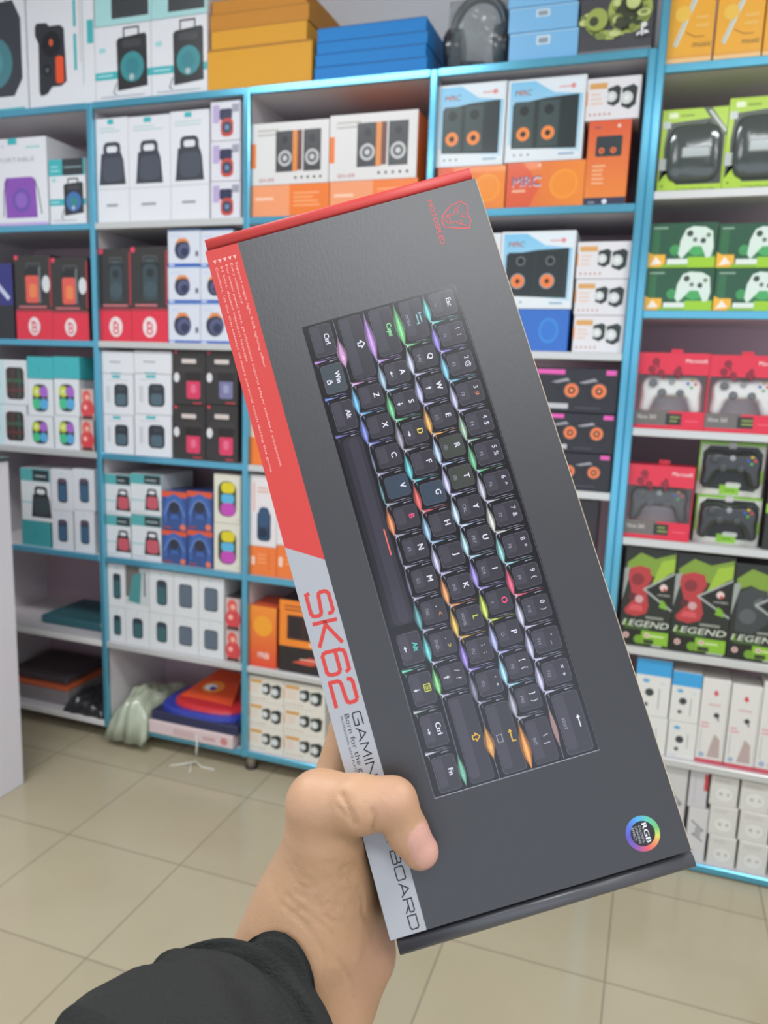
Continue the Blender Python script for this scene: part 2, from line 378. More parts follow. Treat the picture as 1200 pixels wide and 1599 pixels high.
def pt_pair(f, b='#dcdad8'):
    f.rect(0, 0, 1, 1, b); f.rect(0, .28, .06, .68, OR); f.bars(.08, .78, .4, .92, 2, '#b7b4ae')
    for a0, a1, o in ((.32, .56, 1), (.68, .9, 0)):
        f.rect(a0, .2, a1, .86, '#3b3b3f')
        f.ell((a0+a1)/2+(.0 if o else 0), .42, .13, '#bfc0c0'); f.ell((a0+a1)/2, .42, .085, '#4a4a4d'); f.ell((a0+a1)/2, .42, .045, '#c9cacb'); f.ell((a0+a1)/2, .72, .06, '#222226')
    f.rect(.54, .2, .60, .86, '#e28a3c'); f.rect(.60, .22, .66, .86, '#6b3a30')
    f.txt('SH-09', .2, .08, .06, '#c87a78', fit=.2)
    for i in range(5): f.ell(.58+i*.08, .1, .022, '#4a4540')
def pt_orangeplain(f):
    f.rect(0, 0, .5, 1, '#f09a6a'); f.rect(.5, 0, 1, 1, OR); f.bars(.55, .3, .9, .8, 4, '#f6a26a'); f.bars(.05, .5, .35, .7, 1, '#f7c7ac')
def mrc(f, c='#d85a30', h=.1, a=.12, b=.84): f.txt('MRC', a, b, h, c, align='l', sx=1.1, shear=.15)
def pt_mrc(f, tall=True):
    f.rect(.035, .03, .965, .97, gmat('#c3ddea', '#7cc3e8', 'Z')); f.poly([(.035, .03), (.965, .03), (.965, .1), (.035, .22)], '#dfe6ea')
    f.poly([(.35, .97), (.965, .97), (.965, .78), (.6, .82)], '#dfe8ee')
    mrc(f, '#33506c', .07, .1, .84); f.txt('MRC', .13, .838, .05, '#e6794a', sx=1.1, align='l'); f.bars(.66, .86, .93, .9, 1, '#e2a0a0'); f.ell(.84, .88, .03, '#df8f8b')
    f.poly([(.08, .17), (.92, .14), (.92, .78), (.5, .76), (.08, .7)], '#23302f')
    if tall:
        for a0 in (.1, .42):
            f.rect(a0, .18, a0+.26, .73, '#3a4a4a'); f.ell(a0+.13, .34, .085, '#f28a3c'); f.ell(a0+.13, .34, .035, '#20201f'); f.ell(a0+.13, .62, .06, '#1b2322')
        f.rect(.7, .16, .91, .77, '#1c2a2c')
    else:
        for a0 in (.1, .5):
            f.rect(a0, .2, a0+.36, .73, '#20292b'); f.ell(a0+.15, .36, .1, '#9aa0a0'); f.ell(a0+.15, .36, .085, '#f07d3a'); f.ell(a0+.15, .36, .03, '#20201f'); f.ell(a0+.18, .62, .06, '#707878'); f.ell(a0+.18, .62, .045, '#11181a')
    for i in range(3): f.ell(.13+i*.09, .085, .012, '#5a3f3c')
    f.bars(.7, .06, .92, .1, 1, '#7fa8c4')
def pt_mrcorange(f):
    f.rect(0, 0, 1, 1, gmat('#e06a35', '#f08a34', 'X')); f.poly([(0, 0), (.3, 0), (.45, .5), (.2, 1), (0, 1)], '#de5a34'); f.ell(.74, .5, .32, '#f49a30'); f.ell(.74, .5, .27, '#f08d2c')
    f.txt('MRC', .08, .58, .22, '#eef0f4', align='l', sx=1.1); f.txt('MRC', .075, .6, .22, '#514a7c', align='l', sx=1.1); f.bars(.08, .34, .32, .44, 1, '#f2c0a0'); f.ell(.42, .93, .03, '#f6d4c0')
def pt_smallpair(f):
    f.rect(.05, .74, .38, .88, '#d9a25c'); f.rect(0, .35, .03, .7, '#e9a066'); f.bars(.08, .35, .32, .68, 3, '#e3c6b6')
    for i in range(5): f.ell(.09+i*.09, .14, .03, '#c3907f')
    for c, b, s in ((.5, .55, .85), (.78, .5, 1.0)):
        f.poly([(c-.12*s, b+.22*s), (c+.08*s, b+.3*s), (c+.16*s, b+.22*s), (c+.14*s, b-.18*s), (c+.02*s, b-.28*s), (c-.12*s, b-.2*s)], '#26302e')
        f.ell(c-.03, b-.01, .15*s, '#cfd3d2'); f.ell(c-.03, b-.01, .06*s, '#e6e7e7')
def pt_orangevert(f):
    f.rect(0, 0, 1, .1, '#33354e'); f.rect(0, .1, 1, 1, gmat('#ee8a3a', '#dd5a34', 'Z')); f.rr(.2, .58, .82, .82, '#283438', .1); f.bars(.15, .25, .5, .5, 5, '#f3b184')
    for a0 in (.34, .62): f.ell(a0, .65, .035, '#f0713a'); f.ell(a0, .65, .014, '#20201f')
    f.txt('MRC', .15, .92, .03, '#3c4a78', align='l'); f.ell(.72, .93, .02, '#f4d6cc'); f.ell(.5, .05, .03, '#e0e2ea'); f.bars(.1, .03, .35, .06, 1, '#a9acbe')
def pt_redblack(f, lit=False):
    f.rect(0, .0, 1, .33, RED); f.rect(0, .33, 1, .36, '#a8323e'); f.rect(0, .36, 1, 1, '#33302f'); f.bars(.1, .37, .9, .42, 1, '#c76d72')
    f.rr(.28, .46, .78, .86, '#1f2324', .2); f.line([(.34, .84), (.36, .9), (.7, .9), (.72, .84)], .015, '#4c5358')
    if lit: f.rr(.3, .44, .66, .76, '#dd5b4e', .15); f.rr(.4, .5, .6, .66, '#e8824e', .3); f.ell(.86, .66, .1, '#d3d8da', asp=.6); f.rect(.66, .44, .72, .86, '#6b7074')
    else: f.rr(.32, .44, .74, .82, '#35454a', .3); f.ell(.53, .56, .085, '#405258'); f.ell(.53, .73, .045, '#20282b'); f.rect(.4, .84, .66, .87, '#48555a')
    f.ell(.06, .97, .03, '#e0405a'); f.line([(.98, .4), (.98, .95)], .02, '#b5303c')
    f.ell(.5, .16, .11, '#e9dcdc', asp=.8); f.txt('8', .5, .15, .14, RED, sx=1.0); f.rect(.42, .2, .52, .22, RED)
def pt_bluecam(f):
    f.rect(0, 0, 1, .07, '#3a62b8'); f.rect(0, .96, 1, 1, '#7fa3d6'); f.ell(.45, .45, .27, '#2f3646', asp=.95); f.ell(.5, .42, .2, '#56587e'); f.ell(.52, .38, .12, '#2b3550')
    f.poly([(.22, .6), (.35, .76), (.55, .76), (.68, .62), (.5, .68), (.38, .66)], '#e08a4a'); f.rect(.86, .26, .94, .4, '#5a5f68'); f.rect(.08, .8, .4, .86, '#c8d2e6'); f.rect(.03, 0, .2, .05, '#c6d2ee')
def pt_tealtopspk(f):
    f.rr(.2, .12, .8, .86, '#33363c', .35)
    for a, b, c in ((.36, .66, '#c9d438'), (.64, .66, '#a765c4'), (.36, .33, '#46bf86'), (.64, .33, '#5aa7d8')): f.ell(a, b, .15, c); f.ell(a, b, .06, '#dfe6a8' if c == '#c9d438' else c)
def pt_plaid(f):
    f.rect(0, 0, .3, 1, '#c6e0e2'); f.txt('i', .12, .5, .3, TEAL); f.rr(.36, .12, .92, .84, '#3b302e', .2)
    f.rect(.4, .5, .88, .58, '#36604a'); f.rect(.55, .16, .6, .8, '#5a3b36'); f.rect(.74, .16, .79, .8, '#36604a'); f.rect(.4, .3, .88, .36, '#6b3434')
def pt_redfig(f):
    f.rect(0, 0, 1, 1, '#c9b0ac'); f.ell(.5, .35, .32, '#d5454a', asp=.8); f.ell(.45, .75, .2, '#dd5a50', asp=.8); f.ell(.5, .72, .08, '#f0b0a0'); f.rect(.1, .02, .9, .12, '#4a3030'); f.ell(.35, .4, .08, '#f3b0a6')
def pt_iwhite(f):
    f.rect(.32, .9, .58, .97, TEAL); f.bars(.15, .83, .85, .88, 1, '#c3c7cc'); f.rr(.38, .2, .82, .76, '#2e333b', .25); f.rr(.44, .24, .76, .52, '#4f6672', .3); f.rr(.5, .6, .72, .7, '#3f444c', .3)
    f.rect(.15, .3, .18, .7, '#a8acb2'); f.rect(.22, .3, .24, .7, '#b9bcc2')
def pt_iplain(f): f.bars(.25, .45, .7, .6, 1, '#a0a4ac'); f.rect(.28, 0, .6, .05, TEAL)
def pt_blackpink(f, col='#d63a60'):
    f.rect(.28, .76, .72, .84, '#d2c6c0'); f.rect(.12, .6, .9, .7, '#3c3836'); f.rr(.42, .12, .84, .48, col, .15); f.rr(.55, .22, .72, .38, '#e2698a' if col[1] == 'd' else '#9a9aba', .3)
    f.ell(.12, .5, .09, '#d9d9dc', asp=.7); f.ell(.1, .96, .03, '#dc3a50'); f.bars(.62, .02, .92, .07, 1, '#d03a4a'); f.rect(.4, .44, .86, .6, '#25201f')
def pt_stripes(f): pt_blackpink(f, '#77779c')
def pt_bluespk(f, grn=False):
    f.ell(.5, .9, .03, '#9fd4d6'); f.rr(.3, .2, .74, .78, '#33404e', .3); f.rr(.35, .24, .69, .62, '#3f5f7c' if not grn else '#3c6468', .25); f.rr(.4, .68, .64, .75, '#6a4c60' if not grn else '#2b3840', .4)
def pt_greenspk(f): pt_bluespk(f, True)
def pt_greyspk(f): f.ell(.45, .92, .025, '#9fd4d6'); f.rr(.22, .22, .76, .76, '#4b5560', .2); f.rr(.27, .26, .71, .72, '#5d6a78', .15)
def pt_mictype(f):
    f.rect(0, .76, 1, 1, '#57a8aa'); f.rect(.45, .77, .98, .98, '#2f3a3c'); f.bars(.5, .84, .9, .9, 1, '#b0c4c4')
    f.rect(0, .34, 1, .37, '#8fc6c8'); handle_speaker(f, .7, .38, .5, '#2f3033', '#c25a66'); f.rect(.05, .05, .5, .09, '#c5c9cd')
def pt_mictypeg(f):
    f.rect(0, .76, 1, 1, '#57a8aa'); f.rect(.42, .77, .96, .98, '#2f3a3c'); f.bars(.5, .84, .9, .9, 1, '#b0c4c4')
    f.rect(0, .34, 1, .37, '#8fc6c8'); handle_speaker(f, .68, .36, .56, '#2f3033', '#3d474c')
def pt_orangepad(f):
    f.rect(0, .86, 1, 1, '#d9552f'); f.poly([(.1, .12), (.05, .5), (.2, .85), (.5, .95), (.8, .85), (.95, .5), (.9, .12), (.7, .3), (.3, .3)], '#3e63a8')
    f.poly([(.22, .2), (.2, .5), (.35, .75), (.65, .75), (.8, .5), (.78, .2), (.6, .42), (.4, .42)], '#2b4476'); f.ell(.5, .6, .16, '#2a2d3c'); f.line([(.1, .4), (.3, .7), (.5, .78)], .02, '#7fa4d8'); f.line([(.9, .4), (.7, .7), (.5, .78)], .02, '#7fa4d8')
    f.ell(.84, .1, .08, '#e8764a'); f.bars(.05, .03, .5, .12, 1, '#a04a44')
def pt_yellowmag(f):
    f.rr(.16, .14, .84, .86, '#3f4a2a', .4); f.rr(.28, .62, .78, .84, '#dccb26', .4); f.rr(.28, .42, .76, .6, '#58b0d8', .3); f.rr(.26, .16, .8, .42, '#c04ab2', .4); f.ell(.9, .09, .02, '#c8b86a')
def pt_whitedkblue(f):
    f.rect(.12, .5, .2, .9, '#e8b5a8'); f.rr(.28, .08, .8, .5, '#22405e', .3); f.rr(.34, .28, .74, .56, '#2f4f70', .4); f.ell(.5, .2, .07, '#15273c'); f.bars(.3, .75, .9, .85, 2, '#e0a898')
def pt_obase(f): f.rr(.06, .35, .2, .65, '#f5cdb4', .3); f.bars(.3, .4, .65, .8, 3, '#f79a5e'); f.rect(.72, .2, .74, .9, '#c85d22')
def pt_blackor(f):
    f.rect(.85, .86, .97, .97, '#e85ab4'); f.rect(.02, .86, .36, .96, '#e85ab4'); f.rect(.04, .08, .42, .2, '#c0c0c4'); f.bars(.5, .1, .82, .14, 1, '#55555e')
    for c in (.45, .78):
        f.poly([(c-.25, .68), (c-.06, .78), (c+.12, .72), (c+.1, .3), (c-.1, .26)], '#17171b'); f.poly([(c-.25, .68), (c-.06, .78), (c-.02, .72), (c-.18, .66)], '#9a9aa0')
        f.ell(c, .5, .18, '#55504e'); f.ell(c, .5, .155, '#ef7b45'); f.ell(c, .5, .08, '#2c1c18'); f.ell(c, .5, .04, '#f0915a')
def pt_dkred(f): f.ell(.5, .5, .06, '#602830')
def pt_orangetall(f):
    f.rect(0, 0, 1, 1, gmat('#e04a30', '#f29030', 'Z')); f.ell(.5, .68, .17, '#f4a02a'); f.txt('MRC', .5, .2, .1, '#e8eaf0', sx=.6); f.bars(.55, .1, .8, .3, 1, '#f4b0a0')
def pt_orangeblk(f):
    f.rect(0, .0, 1, .36, '#262022'); f.rect(0, .36, 1, 1, '#f2892c'); f.rr(.15, .46, 1, .8, '#3d2220', .05); f.rect(.2, .5, .42, .76, '#241a1c'); f.rect(.5, .5, .72, .76, '#241a1c'); f.bars(.1, .85, .6, .95, 2, '#a84c1e')
    f.poly([(.25, .14), (.6, .12), (.95, .2), (.6, .24)], '#d4553e'); f.line([(.4, .2), (.8, .2)], .012, '#f0d0c0'); f.ell(.6, .41, .03, '#f8c090')
def pt_green360(f):
    f.rect(0, 0, 1, 1, '#22543a'); f.poly([(.35, 0), (1, 0), (1, .28), (.5, .3)], '#2f7a4a'); f.rect(.6, .0, 1, .24, '#9ccb2e'); f.rect(0, 0, .6, .1, '#8ab82e')
    f.rect(.04, .2, .16, .85, '#2d6a42'); f.bars(.05, .86, .3, .94, 1, '#8fae98'); f.ell(.4, .4, .12, '#3f9656')
    P = [(.45, .3), (.47, .62), (.54, .86), (.64, .92), (.82, .9), (.93, .8), (.96, .45), (.93, .24), (.86, .22), (.78, .48), (.66, .48), (.56, .3), (.5, .2)]
    f.poly(P, '#d5e4da'); f.poly([(.66, .48), (.78, .48), (.84, .3), (.7, .26), (.58, .34)], '#4aa860'); f.ell(.6, .76, .07, '#3c4a42'); f.ell(.8, .6, .06, '#3c4a42'); f.ell(.68, .62, .05, '#6a756e'); f.ell(.87, .72, .05, '#6f8a60')
    f.poly([(0, .02), (0, .36), (.08, .3), (.26, .3), (.27, .12), (.2, .02)], '#f0b43a'); f.poly([(.04, .06), (.12, .26), (.22, .1)], '#f4e6d8'); f.rect(.29, .08, .6, .2, '#dfe8de')
def pt_microphone(f):
    f.rect(0, 0, 1, .07, '#f2c58a'); f.rect(0, .07, 1, .1, '#e8a23c'); f.rect(.02, .66, .38, .7, '#5a4660'); f.bars(.1, .72, .4, .9, 2, '#5a4660'); f.line([(.04, .8), (.35, .84), (.45, .95)], .03, '#6a4668')
    f.poly([(.14, .2), (.22, .18), (.62, .66), (.54, .7)], '#d4ddd4'); f.poly([(.5, .66), (.64, .62), (.72, .78), (.64, .86), (.5, .8)], '#9aa49c'); f.ell(.64, .82, .09, '#b8bcb8')
    f.line([(.17, .19), (.56, .67)], .008, '#8f9a92'); f.txt('music', .76, .2, .06, '#6a5a3a', shear=.2); f.line([(.4, .32), (.6, .27), (.8, .27)], .01, '#b07a3a'); f.ell(.3, .5, .08, '#f0c050'); f.bars(.6, .34, .9, .5, 2, '#f0b95c')
def pt_legend(f, ctl='#b5383c'):
    f.rect(0, 0, 1, 1, '#20251f'); f.poly([(.05, .84), (.3, .95), (.6, .9), (.98, .97), (.98, .78), (.6, .72), (.3, .78), (.05, .72)], '#7c9a34'); f.poly([(.55, .62), (.98, .8), (.98, .92), (.72, .88)], '#9cbc38')
    f.poly([(.0, .45), (.12, .75), (.1, .8), (0, .78)], '#9aa09a')
    if ctl:
        f.poly([(.1, .78), (.3, .82), (.5, .8), (.56, .7), (.46, .6), (.5, .5), (.54, .42), (.5, .34), (.3, .3), (.1, .32), (.06, .36), (.2, .46), (.16, .58), (.08, .7)], ctl)
        f.ell(.28, .68, .06, '#842a30'); f.ell(.2, .5, .04, '#5a2226'); f.ell(.34, .48, .04, '#caa0a0'); f.poly([(.14, .36), (.44, .36), (.4, .42), (.2, .42)], '#d4555a')
    else:
        f.poly([(.1, .7), (.3, .76), (.6, .74), (.7, .6), (.66, .4), (.4, .28), (.1, .3)], '#3a3f40'); f.ell(.3, .46, .08, '#55595a'); f.ell(.5, .6, .06, '#5d6162')
    f.line([(.98, .77), (.42, .585), (.98, .40)], .018, '#a8aca6'); f.poly([(.5, .585), (.98, .75), (.98, .43)], '#14170f')
    f.ell(.8, .62, .035, '#e6c9c4'); f.ell(.82, .6, .016, '#c8403c'); f.txt('LIVE BIRD', .82, .545, .02, '#cfd2cc', fit=.24); f.poly([(.74, .42), (.9, .4), (.86, .47), (.78, .5)], '#7aae2c')
    f.rect(.5, .29, .85, .315, '#8a8f84'); f.txt('LEGEND', .5, .235, .065, '#dfe6d2', fit=.9, shear=.3); f.rr(.1, .16, .6, .2, '#3a5a22', .4); f.txt('L', .12, .235, .065, '#8cc02c', shear=.3)
    f.rect(0, .0, 1, .17, '#12160e'); f.rect(.45, .03, .98, .165, '#86b82e'); f.rect(.5, .035, .7, .08, '#2d3a18'); f.ell(.56, .12, .025, '#e0d0c8'); f.ell(.56, .12, .012, '#c8403c'); f.ell(.14, .1, .03, '#d8b8b0'); f.ell(.14, .1, .013, '#8a4a48'); f.bars(.62, .1, .9, .14, 1, '#cfe0a0'); f.bars(.66, .01, .97, .035, 1, '#cfd8c0')
    f.ell(.4, .07, .045, '#6f9c28')
def pt_legendk(f): pt_legend(f, None)
def pt_bluew(f):
    f.rect(0, .72, 1, 1, '#3a9fd6'); f.ell(.3, .62, .035, '#5fa6cf', asp=1.6); f.bars(.7, .58, .92, .62, 1, '#b5c9d6'); f.ell(.42, .42, .07, '#3a3c40'); f.ell(.34, .2, .04, '#5a5c60'); f.line([(.7, .15), (.7, .5)], .012, '#8a8e92')
def pt_bluewb(f):
    f.ell(.3, .84, .05, '#5fa6cf', asp=1.6); f.ell(.42, .52, .1, '#3a3c40'); f.ell(.34, .25, .055, '#5a5c60'); f.line([(.7, .3), (.7, .7)], .015, '#8a8e92'); f.bars(.05, .05, .5, .1, 1, '#b5c9d6')
def pt_redw(f):
    f.rect(0, 0, 1, .05, '#c8505e'); f.poly([(.42, .84), (.5, .88), (.6, .83), (.5, .80)], '#cf3f50'); f.txt('REDMI', .5, .7, .025, '#d4626e', fit=.4); f.ell(.6, .58, .03, '#3f4144'); f.line([(.62, .58), (.68, .52)], .012, '#3f4144')
    f.bars(.08, .42, .4, .5, 2, '#e0a2a8'); f.rect(.1, .15, .14, .4, '#c4c2bc'); f.poly([(.4, .08), (.85, .08), (.8, .3), (.6, .36)], '#b7a39e'); f.ell(.2, .1, .03, '#9fb2c8'); f.rect(.93, .05, .96, .95, '#c9c7c2')
def pt_plug(f):
    f.rr(.16, .12, .88, .66, '#cfcdc6', .5); f.rr(.2, .16, .84, .62, '#dedcd6', .5); f.ell(.4, .4, .06, '#b9b6ae'); f.ell(.66, .4, .05, '#b9b6ae'); f.bars(.15, .76, .8, .9, 2, '#c2bfb8')
def pt_cable(f):
    f.line([(.2, .75), (.8, .6), (.3, .5), (.8, .4)], .03, '#8a888c'); f.rr(.4, .45, .7, .65, '#a7a5a8', .3); f.bars(.1, .1, .6, .25, 2, '#b4b1ad')

Z = Z1
# --- top of the wide unit
zt = Z1[0]
goods('speaker_box', 'white box printed with a large round-woofer party speaker, at top left corner', 'speaker box', -62, 41, -30, zt, W_, pt_biground, dep=.3)
goods('speaker_box', 'white box printed with black speaker with orange stripe on top shelf', 'speaker box', 42, 147, -60, zt, W_, pt_blackorange, dep=.3)
for a, b, s in ((147, 236, 'nearer the corner box'), (236, 324, 'beside the yellow cartons')):
    z = goods('speaker_box', 'white and teal trolley speaker box on top shelf, '+s, 'speaker box', a, b, (38 if a < 200 else 26), zt, W_, lambda f: pt_trolley(f, head=.001), 'trolley speaker boxes on the top shelf', dep=.28)
    goods('speaker_box', 'teal box with dark photo panel stacked on trolley speaker box '+s, 'speaker box', a, b, -60, z, W_, pt_lifestyle, 'teal boxes stacked above', dep=.28)
YL = '#dc9f30'
z = zt; ys = [(317, 487, 70, 'bottom and tallest of the stack'), (328, 478, 38, 'second from bottom of the stack'), (325, 480, 11, 'third from bottom of the stack'), (326, 476, -12, 'topmost visible of the stack')]
for i, (a, b, t, s) in enumerate(ys):
    def pt(f): f.rect(0, .0, 1, .03, mat('#a8721c', .6)); f.rect(.0, .95, 1, 1, mat('#a8721c', .6))
    z = goods('flat_carton', 'flat yellow carton on top shelf, '+s, 'carton', a, b, t, z, mat('#dc9c1e' if i < 2 else '#c88420', .6), pt, 'yellow cartons stacked on the top shelf', dep=.3, inset=.0 if i == 0 else .006*i)
z = zt
for i, (t, s) in enumerate(((97, 'bottom'), (76, 'second from bottom'), (56, 'third from bottom'), (33, 'topmost'))):
    def pt(f): f.rect(0, .93, 1, 1, mat('#0f5c98', .6)); f.rect(.5, .0, 1, .03, mat('#0f5c98', .6))
    z = goods('flat_carton', 'flat bright blue carton, '+s+' of the blue stack', 'carton', 491+i, 667-(i % 2)*2, t, z, mat('#007cc8', .6), pt, 'blue cartons stacked on the top shelf', dep=.26, inset=.003*i)
# light blue wrapped boxes
z = zt
for t, s in ((48, 'lower'), (8, 'middle'), (-32, 'upper')):
    def pt(f): f.rr(.4, .55, .6, .85, '#cfe0ea', .1); f.rect(.43, .6, .57, .78, '#8a9aa8'); f.rect(0, .94, 1, .97, '#b9dcf2')
    z = goods('wrapped_box', 'light blue box in clear wrap with small white label, '+s+' of stack', 'box', 795, 903, t, z, '#7ab8e4', pt, 'light blue wrapped boxes', dep=.2)
def pt_camo(f):
    f.rect(0, 0, 1, .06, '#77767a'); N = 24
    for R, c, k in ((.36, '#b9c46a', 1), ):
        pts = []
        for i in range(N+1):
            t = math.radians(200+i*(215/N)); pts.append((.42+.36*math.cos(t), .60+.36*math.sin(t)))
        f.line(pts, .11, '#aebb62')
    f.ell(.68, .52, .28, '#a6b45a'); f.ell(.67, .5, .18, '#39402c'); rb = random.Random(4)
    for _ in range(46):
        t = math.radians(190+rb.random()*235); rr_ = .31+rb.random()*.1; f.ell(.42+rr_*math.cos(t), .60+rr_*math.sin(t), .015+rb.random()*.03, rb.choice(['#3d4430', '#c8d28a', '#7c8a48']), asp=1+rb.random())
    for _ in range(22):
        t = rb.random()*6.28; f.ell(.68+.2*math.cos(t), .52+.22*math.sin(t), .02+rb.random()*.03, rb.choice(['#3d4430', '#c8d28a', '#7c8a48']), asp=1+rb.random()); f.ell(.72, .6, .09, '#c4cf86'); f.ell(.24, .42, .14, '#9cab54'); f.ell(.2, .4, .06, '#3d4430'); f.ell(.55, .38, .05, '#41482f'); f.ell(.8, .7, .05, '#4a5236')
    f.poly([(.3, .95), (.5, .8), (.62, .92), (.55, 1), (.35, 1)], '#4c5a8a'); f.poly([(.92, .62), (.98, .68), (.97, .95), (.9, .98)], '#e07a34')
    f.poly([(.85, .18), (.88, .17), (.88, .32), (.85, .33)], '#e4e4e6'); f.poly([(.80, .17), (.84, .20), (.84, .23), (.79, .20)], '#e4e4e6'); f.poly([(.89, .19), (.96, .2), (.94, .23), (.89, .24)], '#e4e4e6'); f.ell(.895, .3, .03, '#e4e4e6')
goods('headset_box', 'black box printed with yellow-green camouflage headset at top right of shelf', 'headset box', 906, 1022, -45, zt, '#47464c', pt_camo, dep=.2)
# clear bag with black headphones
x0, x1, ztb = xspan(686, 792, zt, -30)
r = empty('headphones', ((x0+x1)/2, FR+.1, zt), 'black over-ear headphones inside the clear bag on top shelf', 'headphones')
cx = (x0+x1)/2
q = MB(); q.tube([(cx+.075*math.cos(t), FR+.09, zt+.13+.085*math.sin(t)) for t in np.linspace(-.2, math.pi+.2, 16)], .013, mat('#1c1d20', .3, coat=.5)); child(q, 'headband', r)
for sx in (-1, 1):
    q = MB(); q.rings([[(cx+sx*(.075+dx), FR+.09+rr_*math.cos(k*.5236), zt+.085+rr_*1.2*math.sin(k*.5236)) for k in range(12)] for dx, rr_ in ((-.03, .03), (-.028, .045), (.01, .05), (.022, .04))], mat('#26282c', .25, coat=.6)); child(q, 'ear_cup', r)
q = MB(); q.tube([(cx-.06, FR+.05, zt+.01), (cx, FR+.045, zt+.02), (cx+.05, FR+.05, zt+.012), (cx+.02, FR+.06, zt+.03), (cx-.04, FR+.05, zt+.035)], .006, mat('#18181a', .3)); child(q, 'cable', r)
def plastic(hexc, a=.25, tint=.08):
    return mat(hexc, tint, alpha=a, coat=1.0, bump=1.0, bscale=38)
def film_bag(name, label, x0, x1, y0, y1, z0, z1, m, lump=.012, seed=1, nx=14, nz=14, pinch=.55):
    rs = np.random.RandomState(seed); q = MB(); ph = rs.rand(6)*6.28
    for side in (0, 1):
        v = []; f = []
        for j in range(nz+1):
            for i in range(nx+1):
                a = i/nx; b = j/nz; puff = (math.sin(math.pi*a)**.5)*(math.sin(math.pi*min(b*1.02, 1))**.5 if b > 0 else 0)
                puff = max(puff, 0.0); ym = (y0+y1)/2; yy = ym+(-1 if side == 0 else 1)*(y1-y0)/2*puff
                w = lump*(math.sin(9*a+ph[0]+3*b)*math.sin(7*b+ph[1])+.5*math.sin(17*a-11*b+ph[2])+.4*math.sin(23*b+13*a+ph[3]))*puff
                v.append((x0+(x1-x0)*a, min(max(yy+(-w if side == 0 else w), y0-.002), y1), z0+(z1-z0)*b))
        for j in range(nz):
            for i in range(nx):
                k = j*(nx+1)+i; t = (k, k+1, k+nx+2, k+nx+1); f.append(t if side == 0 else t[::-1])
        q.add(v, f, m, True)
    o = q.build(name, None, ((x0+x1)/2, (y0+y1)/2, z0)); return tag(o, label, 'bag')
film_bag('plastic_bag', 'clear crinkled plastic bag of black headphones beside the blue cartons', x0+.001, x1-.001, FR-.003, FR+.20, zt+.001, ztb, plastic('#8f9a9c', .38), .016, 3)

# --- second row of the wide unit (board 1)
z1 = Z1[1]
goods('speaker_box', 'white box with purple backpack speaker, leftmost on second shelf', 'speaker box', -8, 74, 215, z1, W_, pt_purple, dep=.30)
goods('speaker_box', 'small white and teal trolley speaker box beside the purple speaker box', 'speaker box', 77, 134, 248, z1, W_, lambda f: pt_trolley(f, head=.25, gr='#3f6fae'), dep=.2)
for a, b, t, s in ((145, 201, 184, 'left'), (201, 266, 180, 'middle'), (266, 327, 172, 'right')):
    goods('speaker_box', 'tall white box with grey carry speaker, %s of three in a row' % s, 'speaker box', a, b, t, z1, W_, pt_white_speaker, 'tall white speaker boxes', dep=.2)
z = z1
for t, s in ((283, 'bottom'), (220, 'middle'), (157, 'top')):
    z = goods('speaker_box', 'small white box with red and navy mini speaker, %s of stack' % s, 'speaker box', 329, 376, t, z, '#dcdbe2', pt_mini, 'mini speaker boxes stacked by the upright', dep=.12)
for a, b, t1, t2, s in ((389, 514, 288, 190, 'left'), (515, 652, 281, 176, 'right')):
    z = goods('speaker_box', 'orange and peach speaker box lying under the %s grey pair box' % s, 'speaker box', a, b, t1, z1, OR, pt_orangeplain, 'orange boxes below the bookshelf speaker boxes', dep=.22)
    goods('speaker_box', 'grey box showing pair of bookshelf speakers, %s one on second shelf' % s, 'speaker box', a, b, t2, z, OR if s == 'right' else '#d8d6d4', pt_pair, 'bookshelf speaker boxes', dep=.22)
for a, b, t1, t2, s in ((683, 789, 260, 130, 'left'), (791, 913, 252, 121, 'right')):
    z = goods('speaker_box', 'orange speaker box lying beneath the %s pale blue speaker box' % s, 'speaker box', a, b, t1, z1, OR, pt_mrcorange, 'orange boxes below the pale blue boxes', dep=.24)
    goods('speaker_box', 'pale blue and white box with tall orange-coned speakers, %s one' % s, 'speaker box', a, b, t2, z, '#dde4e8', pt_mrc, 'pale blue speaker boxes on the second shelf', dep=.24)
z = goods('speaker_box', 'narrow upright orange speaker box with navy base beside the blue upright', 'speaker box', 912, 982, 188, z1, '#e26638', pt_orangevert, dep=.12)
goods('speaker_box', 'small white cube speaker box lying on the upright orange box', 'speaker box', 916, 1001, 120, z, '#e2dfe2', pt_smallpair, dep=.12)
# --- third row (board 2)
z2 = Z1[2]
def pt_indigo(f): f.rect(0, .45, 1, 1, '#33337a'); f.line([(.1, .9), (.6, .8), (.9, .55)], .06, '#c8cfe6'); f.rect(0, .0, 1, .45, '#2a2b30')
goods('speaker_box', 'dark indigo box with white swoosh at the left picture edge', 'box', -60, 21, 412, z2, '#26262e', pt_indigo, dep=.2)
goods('speaker_box', 'red and black speaker box with glowing front, left one of leftmost bay', 'speaker box', 24, 81, 398, z2, '#2b2a2c', lambda f: pt_redblack(f, True), 'red based speaker boxes', dep=.16)
goods('speaker_box', 'red and black speaker box with glowing front, right one of leftmost bay', 'speaker box', 81, 138, 402, z2, '#2b2a2c', lambda f: pt_redblack(f, True), 'red based speaker boxes', dep=.16)
goods('speaker_box', 'red and black speaker box with dark speaker, left of the second bay', 'speaker box', 149, 205, 388, z2, '#2b2a2c', pt_redblack, 'red based speaker boxes', dep=.18)
goods('speaker_box', 'red and black speaker box with dark speaker, beside the camera boxes', 'speaker box', 205, 262, 385, z2, '#2b2a2c', pt_redblack, 'red based speaker boxes', dep=.18)
